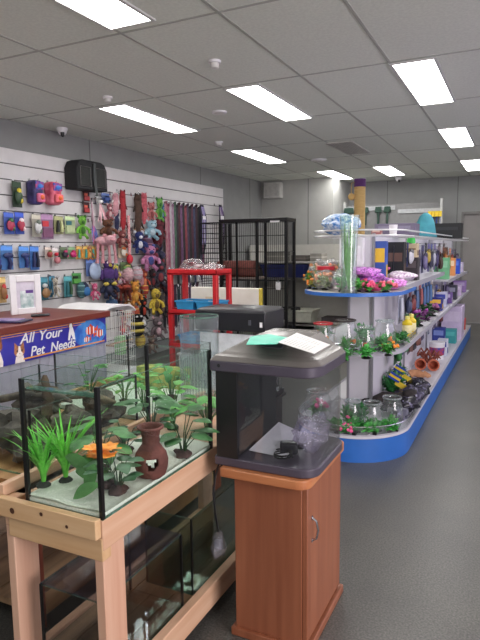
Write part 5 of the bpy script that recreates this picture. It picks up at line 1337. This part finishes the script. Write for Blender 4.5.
carton((GX+.2,8.1,.15,.2),(40,80,200),'bright blue carton near the end of the far upper shelf',.977,.12,(90,130,230))
carton((GX+.2,8.6,.15,.14),(200,190,215),'pale lilac carton at the end of the far upper shelf',.977,.15,(226,220,236))
# hanging below the upper side shelf
for i, (y, z, w_, h, c, p, lab, shp) in enumerate([
  (4.3,.78,.1,.26,(170,175,200),(200,205,225),'silver blue ribbon pack hanging at the shelf corner','long'),
  (4.55,.8,.1,.22,(60,60,80),(70,80,120),'dark blue pack hanging below the upper shelf, near end','blob'),(4.75,.8,.1,.22,(110,50,60),(150,60,60),'dark red pack hanging below the upper shelf','blob'),
  (5.0,.8,.12,.24,(40,70,110),(60,100,160),'navy blue pack hanging below the upper shelf','long'),
  (5.25,.79,.08,.25,(150,70,80),(190,80,80),'long red pack between the blue ones','long'),(5.42,.79,.11,.25,(40,80,140),(50,110,180),'long blue pack, first of the matching tubes','long'),
  (5.62,.79,.11,.25,(40,80,140),(50,110,180),'long blue pack, second of the matching tubes','long'),(5.82,.79,.11,.25,(40,80,140),(50,110,180),'long blue pack, third of the matching tubes','long'),
  (6.05,.79,.09,.25,(226,216,200),(230,220,205),'cream pack right of the blue tubes','flat'),(6.4,.76,.14,.18,(50,60,130),(230,170,60),'navy pack with an orange item below the far shelf','blob'),
  (7.2,.76,.16,.18,(150,140,180),(120,110,150),'lilac pack hanging below the far shelf','blob'),(7.7,.76,.16,.18,(90,80,110),(60,60,70),'dark violet pack hanging below the far shelf','blob'),
  ]): gpack(y,z,w_,h,c,p,lab,GX+.2,shp)

# ---- wire top shelf goods
x, y, w_, h = (-2.003,7.218,0.473,0.289)
crinkle('gravel_bag',GX-.15,3.93,ZT+.006,(.13,.12,.07),9,'big clear bag of blue and white stones on the wire top shelf',M((70,130,200),.25,0,.3,40,.6,name='blue_stones',c2=(226,236,245)),'gravel bag',None,20,.35)
t = crinkle('plastic_bag',GX-.20,4.2,ZT+.006,(.06,.06,.06),5,'small clear crinkled bag beside the blue stones')
carton((-0.892,4.6,0.309,.10),(104,96,118),'flat grey violet carton lying on the wire top shelf',ZT+.003,.25,(130,124,144),band=.25)
t = thing('white_cup','small white plastic cup standing on the wire top shelf','cup',(-0.87,4.45,ZT+.003))
MB().lathe([(0,.003),(.022,.003),(.03,.085),(.033,.085),(.025,0),(0,0)],18,open_=True).build('body',WHITEP,t)
MB().lathe([(.0235,.02),(.029,.06)],18,open_=True).build('label_band',M((200,200,206),.5,name='cup_label'),t)
carton((-0.966,4.3,.07,.05),(150,90,90),'small dusky red box on the wire top shelf',ZT+.003,.06,(200,170,160))
dx = -0.906; dw = 0.2
t = thing('cat_cave','teal dome shaped pet cave on the wire top shelf','pet house',(dx,6.35,ZT+.005))
P_ = []
MB().lathe([(dw*.52,0),(dw*.54,.06),(dw*.46,.16),(dw*.3,.235),(dw*.1,.265),(.005,.268)],24).build('dome',M((70,150,165),.8,0,.12,14,.2,name='teal_felt'),t)
MB().tube([(dw*.54*math.cos(2*PI*i/24),dw*.54*math.sin(2*PI*i/24),.02) for i in range(24)],.014,7,True).build('hem',M((54,124,140),.8,name='teal_hem'),t)
bx_ = (-0.886,-0.565)
carton(((bx_[0]+bx_[1])/2-.03,6.75,(bx_[1]-bx_[0])*1.05,.17),(20,20,22),'long black box on the far part of the wire top shelf',ZT+.003,.22,(44,44,48),band=.2)

# ---- middle shelf goods
M_ = ((-1.06,3.327,0.137,0.187),(-0.924,3.347,0.142,0.211),(-0.805,3.36,0.117,0.173),(-0.722,3.503,0.134,0.198))
ZM_ = ZM+.0005
def mb_(i): return M_[i]
bowl(mb_(0),'fish bowl with a red rim on the middle shelf',(170,50,54),z=ZM_)
bowl(mb_(1),'fish bowl with a dark rim on the middle shelf',(56,50,50),z=ZM_)
bowl(mb_(2),'clear fish bowl holding a red figure on the middle shelf',None,z=ZM_)
bowl(mb_(3),'clear fish bowl under the yellow bottles on the middle shelf',None,z=ZM_)
def inb(i, c, lab, fl=None, k=.55, zz=ZM_, L=None):
    x, y, w_, h = (L or M_)[i]; bushy(x,y,zz+.006,h*k,w_*.6,c,lab,18,fl,(60,50,50))
inb(0,(90,140,60),'orange flowered plant inside the red rimmed bowl',((240,130,60),8))
inb(1,(70,140,66),'green plant inside the dark rimmed bowl')
inb(3,(60,150,70),'green plant inside the bowl below the bottles',((236,130,40),3))
x, y, w_, h = M_[2]
t = thing('bowl_figure','small red and black figure inside the third bowl of the middle shelf','bowl ornament',(x,y,ZM_+.006))
MB().lathe([(.022,0),(.02,.03),(.01,.045)],12).build('black_body',BLACKP,t); MB().ell((0,0,.056),(.02,.018,.018),10,7).build('red_head',M((190,50,50),.4,name='red_figure'),t)
for i, (px, c, w_, h, lab, fl) in enumerate([((-1.22,3.69),(90,150,60),.12,.09,'orange flowered plant at the left tip of the middle shelf',((240,130,50),10)),
   ((-0.88,3.177),(60,140,60),.11,.075,'low green plant in front of the dark rimmed bowl',None),((-0.78,3.268),(70,160,70),.12,.09,'bright green plant in front of the figure bowl',None),
   ((-0.682,3.411),(70,150,60),.10,.08,'green plant with orange pieces at the front of the middle shelf',((240,140,40),6)),((-0.684,3.84),(60,130,66),.12,.1,'green plant below the two yellow bottles',None),
   ((-0.708,4.425),(60,120,56),.15,.15,'dark green plant right of the yellow bottles',None),((-0.712,4.788),(110,50,110),.15,.14,'purple leaved plant on the middle shelf',((150,70,150),10)),
   ((-0.716,5.209),(50,90,54),.16,.16,'dark bushy plant behind the purple one',None),((-0.708,5.534),(100,60,90),.16,.12,'plum coloured plant further along the middle shelf',((160,90,140),6))]):
    bushy(px[0],px[1],ZM_,h,w_,c,lab,24,fl)
b0_ = ((-0.761,4.188),(-0.726,4.254))
bottle(-.705,4.19,ZM_,.036,.15,(226,200,40),'yellow bottle, left one of the pair on the middle shelf')
bottle(-.70,4.33,ZM_,.036,.15,(222,190,36),'yellow bottle, right one of the pair on the middle shelf')
for (y, w_, h, c, c2, lab) in [(6.0,.13,.13,(40,50,130),(230,180,70),'navy box beyond the plants on the middle shelf'),(6.35,.14,.16,(190,190,215),(60,70,160),'white and blue box on the middle shelf'),
   (6.8,.15,.12,(110,80,150),(200,190,220),'violet box on the middle shelf'),(7.3,.16,.17,(60,60,74),(150,150,170),'charcoal box far along the middle shelf'),(7.9,.16,.14,(200,180,215),(230,220,240),'pale lilac box far along the middle shelf'),(8.5,.18,.16,(150,120,180),(190,170,210),'lavender box at the far end of the middle shelf')]:
    carton((-.74,y,w_,h),c,lab,ZM_+.003,.12,c2)

# ---- base shelf goods
B_L = ((-0.92,3.52,0.127,0.195),(-0.799,3.53,0.14,0.194),(-0.695,3.642,0.143,0.212))
zb_ = .1835-.0095
bowl(B_L[0],'fish bowl at the left of the base shelf',None,z=zb_); bowl(B_L[1],'fish bowl in the middle of the base shelf end',None,z=zb_); bowl(B_L[2],'fish bowl at the right of the base shelf end',None,z=zb_)
inb(0,(70,160,70),'green plant inside the left bowl of the base shelf',((230,100,150),4),.5,zb_,B_L); inb(1,(60,140,60),'green plant inside the middle bowl of the base shelf',None,.5,zb_,B_L); inb(2,(90,170,80),'green plant inside the right bowl of the base shelf',None,.5,zb_,B_L)
for i, (px, c, w_, h, lab, fl) in enumerate([((-0.93,3.428),(80,160,80),.10,.07,'green and pink plant at the left front of the base shelf',((240,90,150),8)),((-0.79,3.48),(70,160,66),.12,.085,'bright green plant at the front of the base shelf',None),
    ((-0.686,3.58),(60,150,60),.11,.08,'green plant at the right front of the base shelf',None)]):
    bushy(px[0],px[1],zb_,h,w_,c,lab,24,fl)
p = (-0.996,3.932)
crinkle('plastic_bag',-1.08,3.72,zb_,(.06,.06,.07),7,'clear bag behind the left bowl of the base shelf')
p = (-0.802,4.277)
driftwood(-.77,4.0,zb_+.0,[([(-.2,-.05,.06),(-.05,.0,.13),(.08,0,.12),(.17,.06,.16)],.042),([(-.05,.0,.03),(-.03,.03,.10)],.03),([(.07,0,.02),(.07,.02,.1)],.026)],'dark branching driftwood on the base shelf behind the bowls',M((26,22,24),.9,0,.3,24,.6,name='dark_driftwood',c2=(50,44,44)),.25)
for i, (px, c, lab) in enumerate([((-0.661,4.052),(30,28,38),'black and silver bag, nearest of the crinkled bags'),((-0.65,4.284),(60,56,76),'dark violet bag in the middle of the crinkled bags'),((-0.649,4.568),(36,34,44),'black bag behind the violet bag'),((-0.657,3.872),(90,90,104),'small grey silver bag beside the right bowl')]):
    crinkle('stone_bag',px[0]-.03,px[1],zb_,(.1,.12,.06) if i < 3 else (.06,.07,.04),i+12,lab,M(c,.25,.1,.3,26,.6,name='bag_print',c2=(150,146,176) if i!=2 else (100,100,124),lo=.56,hi=.70),'bag of stones','crinkled bags on the base shelf',16,.5)
for i, (y, x, h, w_, lab) in enumerate([(4.35,-.83,.25,.17,'bushy green plant pack with yellow tag, nearest of two'),(4.6,-.84,.26,.17,'bushy green plant pack with yellow tag, further of two')]):
    t = bushy(x,y,zb_,h,w_,(50,120,60),lab,34,None,(40,40,40),name='plant_pack')
    MB().obox((.03,-.07,h*.8),(.09,.004,.05),(0,.5,0)).build('header_card',M((40,70,170),.5,name='tag_blue'),t); MB().obox((.03,-.0725,h*.8),(.09,.002,.018),(0,.5,0)).build('tag_stripe',M((232,200,50),.5,name='tag_yellow'),t)
    MB().obox((.07,-.05,h*.55),(.09,.004,.04),(0,.5,.1)).build('lower_tag',M((230,200,60),.5,name='tag_yellow'),t)
p = (-0.74,5.483)
q = []
for i in range(16):
    a = i*.7; q.append(([(0,0,.02),(.06*math.cos(a),.06*math.sin(a),.08+.01*(i%3)),(.1*math.cos(a+.5),.1*math.sin(a+.5),.12+.015*(i%4)),(.12*math.cos(a+1),.12*math.sin(a+1),.05+.02*(i%5))],.011))
driftwood(-.76,5.83,zb_,q,'tangled reddish brown root bundle on the base shelf',M((122,58,46),.8,0,.2,30,.3,name='red_root',c2=(150,84,66)),name='root_bundle')
for i, (px, lab) in enumerate([((-0.744,5.388),'terracotta pot lying on its side, left of the pair'),((-0.672,5.512),'terracotta pot lying on its side, right of the pair')]):
    t = thing('terracotta_pot',lab,'flower pot',(-.80+.118*i,5.55,zb_+.056),.2,'terracotta pots lying on the base shelf')
    TC = M((176,92,66),.8,0,.1,30,.1,name='terracotta_clay')
    MB().lathe([(0,.096),(.033,.096),(.048,.03),(.048,.03),(.042,.03),(.042,.005),(.03,.085),(0,.085)],22,ax='y',open_=True).build('body',TC,t)
    MB().lathe([(.042,0),(.055,0),(.055,.03),(.047,.03)],22,ax='y',open_=True).build('rim',M((190,104,76),.8,name='terracotta_rim'),t)
driftwood(-.75,5.2,zb_,[([(-.09,-.02,.03),(0,.0,.04),(.09,-.02,.03)],.035)],'tan driftwood piece in front of the terracotta pots',M((176,124,88),.8,0,.2,20,.3,name='tan_driftwood',c2=(200,150,110)))
x, y, w_, h = (-0.738,6.227,0.168,0.179)
t = thing('white_tub','round white tub with a blue label on the base shelf','tub',(-.735,y-.02,zb_)); r = w_*.47
MB().lathe([(0,0),(r*.9,0),(r,h*.9),(r*.97,h*.9)],24,open_=True).build('body',WHITEP,t)
MB().lathe([(r*1.04,h*.88),(r*1.04,h)],24).build('lid',M((226,226,230),.4,name='tub_lid'),t)
MB().lathe([(r*.94,h*.25),(r*.99,h*.7)],24,open_=True).build('label_band',M((44,60,150),.5,0,.3,30,name='blue_label',c2=(180,60,70)),t)
x, y, w_, h = (-0.624,6.275,0.124,0.18)
carton((-.70,y+.1,w_*.8,h),(214,218,232),'white and navy blue box right of the round tub',zb_,.1,(40,60,150))
x, y, w_, h = (-0.644,6.993,0.187,0.187)
carton((-.72,y+.25,w_*.8,h*.9),(60,160,160),'teal box further along the base shelf',zb_,.15,(90,190,185))
x, y, w_, h = (-0.774,7.014,0.176,0.201)
carton((-.83,y+.1,w_*.8,h),(44,60,140),'navy box behind the white tub',zb_,.12,(120,140,200))
carton((-.73,7.55,.24,.42),(206,190,220),'large plain white carton tinted by lavender light near the far end of the base shelf',zb_,.4,(220,206,230))  # white board; the violet aquarium glow is put into its colour
carton((-.70,8.5,.12,.16),(200,60,50),'red box at the far end of the base shelf',zb_,.12,(230,160,120))

x, y, w_, h = (-1.21,3.506,0.205,0.266)
bowl((-1.2,3.66,.19,.2),'large fish bowl with pink flowers, seen through the hooded tank glass',None,z=zb_)
bushy(-1.2,3.66,zb_+.006,.13,.12,(100,150,90),'pink flowered plant inside the large left bowl of the base shelf',22,((236,90,150),14))
# ---- fill the rounded end rows
def ringpos(a, r): return GX+r*math.cos(a), GYC+r*math.sin(a)
for (a, r, z, h, w_, c, lab, fl, bag) in [
  (-2.75,.20,ZU,.12,.11,(150,170,100),'bagged cream and orange plant behind the first bags on the blue shelf',((240,160,110),10),True),
  (-2.2,.10,ZU,.13,.10,(110,170,90),'bagged green and white plant in the middle of the blue shelf',((240,235,230),10),True),
  (-1.75,.20,ZU,.11,.10,(80,170,80),'bagged fresh green plant left of the tall vase',None,True),
  (-1.25,.18,ZU,.09,.12,(100,190,90),'fresh green plant right of the tall vase',None,False),
  (-.9,.22,ZU,.08,.12,(90,180,80),'green plant with hot pink flowers at the right of the blue shelf',((240,80,130),12),False),
  (-.5,.26,ZU,.07,.11,(110,180,100),'low green plant with coral pink flowers at the right of the blue shelf',((236,110,130),12),False),
  (3.3,.27,ZU,.08,.09,(150,150,70),'orange petalled plant at the back left of the blue shelf',((240,140,60),12),False),
  (-2.6,.27,ZM,.08,.12,(80,150,70),'low orange and green plant at the left rim of the middle shelf',((240,130,60),8),False),
  (-2.15,.29,ZM,.075,.11,(60,150,66),'low green plant at the front left rim of the middle shelf',None,False),
  (-1.35,.29,ZM,.085,.12,(70,160,70),'low green plant at the front right rim of the middle shelf',((235,120,50),3),False),
  (-.75,.29,ZM,.09,.12,(60,150,66),'bushy green plant at the right rim of the middle shelf',None,False),
  (-.4,.28,ZM,.10,.12,(80,160,80),'bushy fresh green plant near the bottles on the middle shelf',None,False),
  (-2.4,.22,ZM,.16,.12,(60,130,60),'tall green plant behind the red rimmed bowl',None,False),
  (-.9,.16,ZM,.17,.13,(70,150,80),'tall green plant behind the bowls of the middle shelf',None,False),
  (-1.75,.30,ZB,.08,.12,(70,160,76),'fresh green plant between the front bowls of the base shelf',None,False),
  (-1.25,.30,ZB,.085,.12,(60,150,66),'leafy green plant beside the rail of the base shelf',None,False),
  (-.75,.29,ZB,.09,.12,(80,170,80),'leafy green plant at the right rim of the base shelf',None,False),
  (-.9,.12,ZB,.17,.13,(50,120,60),'tall dark green plant behind the right bowl of the base shelf',None,False),
  (-1.5,.17,ZB,.15,.12,(60,130,60),'tall mid green plant behind the middle bowl of the base shelf',None,False)]:
    x, y = ringpos(a, r); zz = zb_ if z == ZB else z
    bushy(x,y,zz,h,w_,c,lab,22,fl,bag=bag)
for i, (y, z, w_, h, c, p, lab, shp) in enumerate([
  (4.35,1.12,.12,.24,(30,34,50),(90,100,160),'ink blue pack hanging behind the blue carton','blob'),(4.6,1.15,.12,.22,(60,50,60),(200,190,180),'grey brown pack hanging above the black pack','flat'),
  (4.9,1.18,.12,.2,(50,60,110),(220,220,230),'blue and white pack hanging above the cream carton','blob'),(5.1,1.2,.1,.18,(230,200,60),(60,60,60),'yellow pack hanging above the green figure','flat'),
  (5.35,1.14,.1,.24,(40,40,60),(80,70,110),'midnight pack hanging right of the green figure','long'),(6.55,1.14,.1,.24,(70,70,110),(160,150,190),'smoky blue pack hanging left of the pale green carton','long'),
  (6.95,1.2,.12,.18,(50,44,50),(160,60,50),'black and red pack hanging over the orange carton','flat'),(7.4,1.22,.14,.16,(60,50,54),(120,70,50),'dark brown pack hanging near the far top','blob'),
  (8.5,1.05,.16,.26,(80,76,96),(190,190,200),'ash grey pack hanging at the far end','flat'),(8.8,1.05,.16,.26,(70,60,80),(130,110,140),'dim violet pack hanging last at the far end','blob')]):
    gpack(y,z,w_,h,c,p,lab,GX+.15,shp)
for i, (y, z, w_, h, c, p, lab, shp) in enumerate([
  (4.45,.44,.12,.2,(40,90,60),(60,150,70),'green card pack hanging above the nearest plant pack','blob'),(4.75,.46,.12,.18,(50,70,120),(70,150,90),'blue card pack hanging above the plant packs','blob'),
  (5.05,.42,.14,.22,(90,80,90),(120,70,60),'grey card pack hanging above the terracotta pots','long'),(5.4,.4,.14,.24,(60,60,80),(150,90,80),'slate card pack hanging above the root bundle','blob'),
  (5.8,.42,.14,.22,(120,110,140),(90,80,120),'heather card pack hanging behind the white tub','flat'),(6.3,.42,.14,.22,(60,70,120),(210,210,220),'royal blue card pack hanging behind the teal box','flat'),
  (6.7,.42,.14,.22,(150,140,170),(100,90,130),'pale heather card pack hanging low on the gondola','flat'),(7.1,.42,.14,.22,(90,70,90),(150,60,60),'plum card pack hanging beside the large white carton','blob')]):
    gpack(y,z,w_,h,c,p,lab,GX+.15,shp)

# ------------------------------------------------------------------ far rack with scoops and brushes, sisal pole
FY = 10.3
t0 = thing('tool_rack','tall pale slatted rack of cleaning tools against the back wall','display rack',(0,0,0))
rx0, rx1 = -2.883, -1.239
zt_ = 2.087
RK = M((120,120,120),.6,0,.05,name='rack_panel')
MB().box(rx0,FY,.0,rx1,FY+.05,zt_).build('back_panel',RK,t0)
for x in (rx0-.02,rx1): MB().box(x,FY-.04,0,x+.04,FY+.06,zt_+.06).build('post',M((184,184,182),.5,name='rack_post'),t0)
MB().box(rx0,FY-.02,zt_-.1,rx1-.75,FY-.001,zt_-.03).build('white_rail',M((168,170,172),.5,name='rail_grey'),t0); MB().box(rx1-.7,FY-.02,zt_-.17,rx1,FY-.001,zt_-.1).build('white_rail',M((168,170,172),.5,name='rail_grey'),t0)
MB().box(rx0,FY-.35,.9,rx1,FY,.93).build('rack_shelf',SHW,t0)
GRN = M((30,62,50),.5,0,.1,name='dark_green_plastic')
xs_ = (-2.804,-2.505,-2.274,-2.117); zl_ = (1.714,2.047)
for i, x in enumerate(xs_):
    t = thing('cleaning_scoop',['wide dark green scoop hanging at the left end of the far rack','dark green scoop right of the sisal pole on the far rack','dark green scoop, third along the far rack','dark green scoop at the right of the green scoops'][i],'scoop',(x,FY-.03,zl_[0]),0,'green scoops on the far rack')
    h = zl_[1]-zl_[0]; k = 1.6 if i == 0 else 1
    MB().tube([(0,0,h*.05),(0,0,h)],[.02,.02],8).build('handle',GRN,t); MB().prism([(-.06*k,-.02),(.06*k,-.02),(.06*k,.02),(-.06*k,.02)],h*.7,h,[(-.05*k,-.02),(.05*k,-.02),(.05*k,.02),(-.05*k,.02)]).build('blade',GRN,t,.005)
xb_ = (-1.4,-1.343,-1.286,-1.23); zq_ = (1.601,1.935)
for i, x in enumerate(xb_):
    t = thing('bottle_brush',['yellow topped brush, leftmost of four on the far rack','yellow topped brush, second of four on the far rack','yellow topped brush, third of four on the far rack','yellow topped brush, rightmost of four on the far rack'][i],'brush',(x,FY-.03,zq_[0]),0,'brushes on the far rack'); h = zq_[1]-zq_[0]
    MB().tube([(0,0,0),(0,0,h*.75)],.012,7).build('handle',M((40,60,120),.5,name='brush_blue'),t); MB().tube([(0,0,h*.72),(0,0,h)],.03,8).build('bristle_head',M((226,196,60),.7,name='brush_yellow'),t)
px_, pzt = (-2.134,2.328); zpur = 2.214
t = thing('scratching_pole','tall sisal scratching pole with a purple top near the back wall','scratching pole',(px_,8.4,0))
MB().lathe([(.08,.03),(.08,zpur)],20).build('sisal_post',M((198,160,100),.95,0,.2,60,.6,name='sisal',c2=(220,186,126),stretch=(.2,.2,6)),t)
MB().lathe([(.085,zpur),(.085,pzt)],20).build('purple_top',M((92,50,110),.8,0,.1,name='purple_plush'),t)
MB().box(-.25,-.25,0,.25,.25,.03).build('base_plate',M((92,50,110),.8,0,.1,name='purple_base'),t,.005)
bz = (-2.242,2.076)
MB().tube([(0,0,pzt-.02),(bz[0]-px_,-.06,pzt-.06),(bz[0]-px_,-.06,bz[1]+.04)],.004,5).ell((bz[0]-px_,-.06,bz[1]),.05,12,8).build('hanging_ball',M((214,176,110),.8,0,.1,name='tan_ball'),t)

# daylight from the shop front, on the aisle side
sun = bpy.data.lights.new('shopfront_daylight','AREA'); sun.energy = 90; sun.size = 2.2; sun.size_y = 1.8; sun.shape = 'RECTANGLE'; sun.color = (1,.91,.95)
so = bpy.data.objects.new('shopfront_daylight',sun); COL.objects.link(so); so.location = (2.6,.2,1.5)
so.rotation_euler = (Vector((-1.0,2.2,.6))-Vector((2.6,.2,1.5))).to_track_quat('-Z','Y').to_euler()

# violet glow of the lit aquariums on the other side of the aisle
aq = bpy.data.lights.new('aquarium_lamps','AREA'); aq.energy = 13; aq.shape = 'RECTANGLE'; aq.size = 5.0; aq.size_y = .5; aq.color = (.80,.66,1)
ao = bpy.data.objects.new('aquarium_lamps',aq); COL.objects.link(ao); ao.location = (1.7,5.0,1.3)
ao.rotation_euler = Matrix(((0,0,1),(1,0,0),(0,1,0))).to_euler()
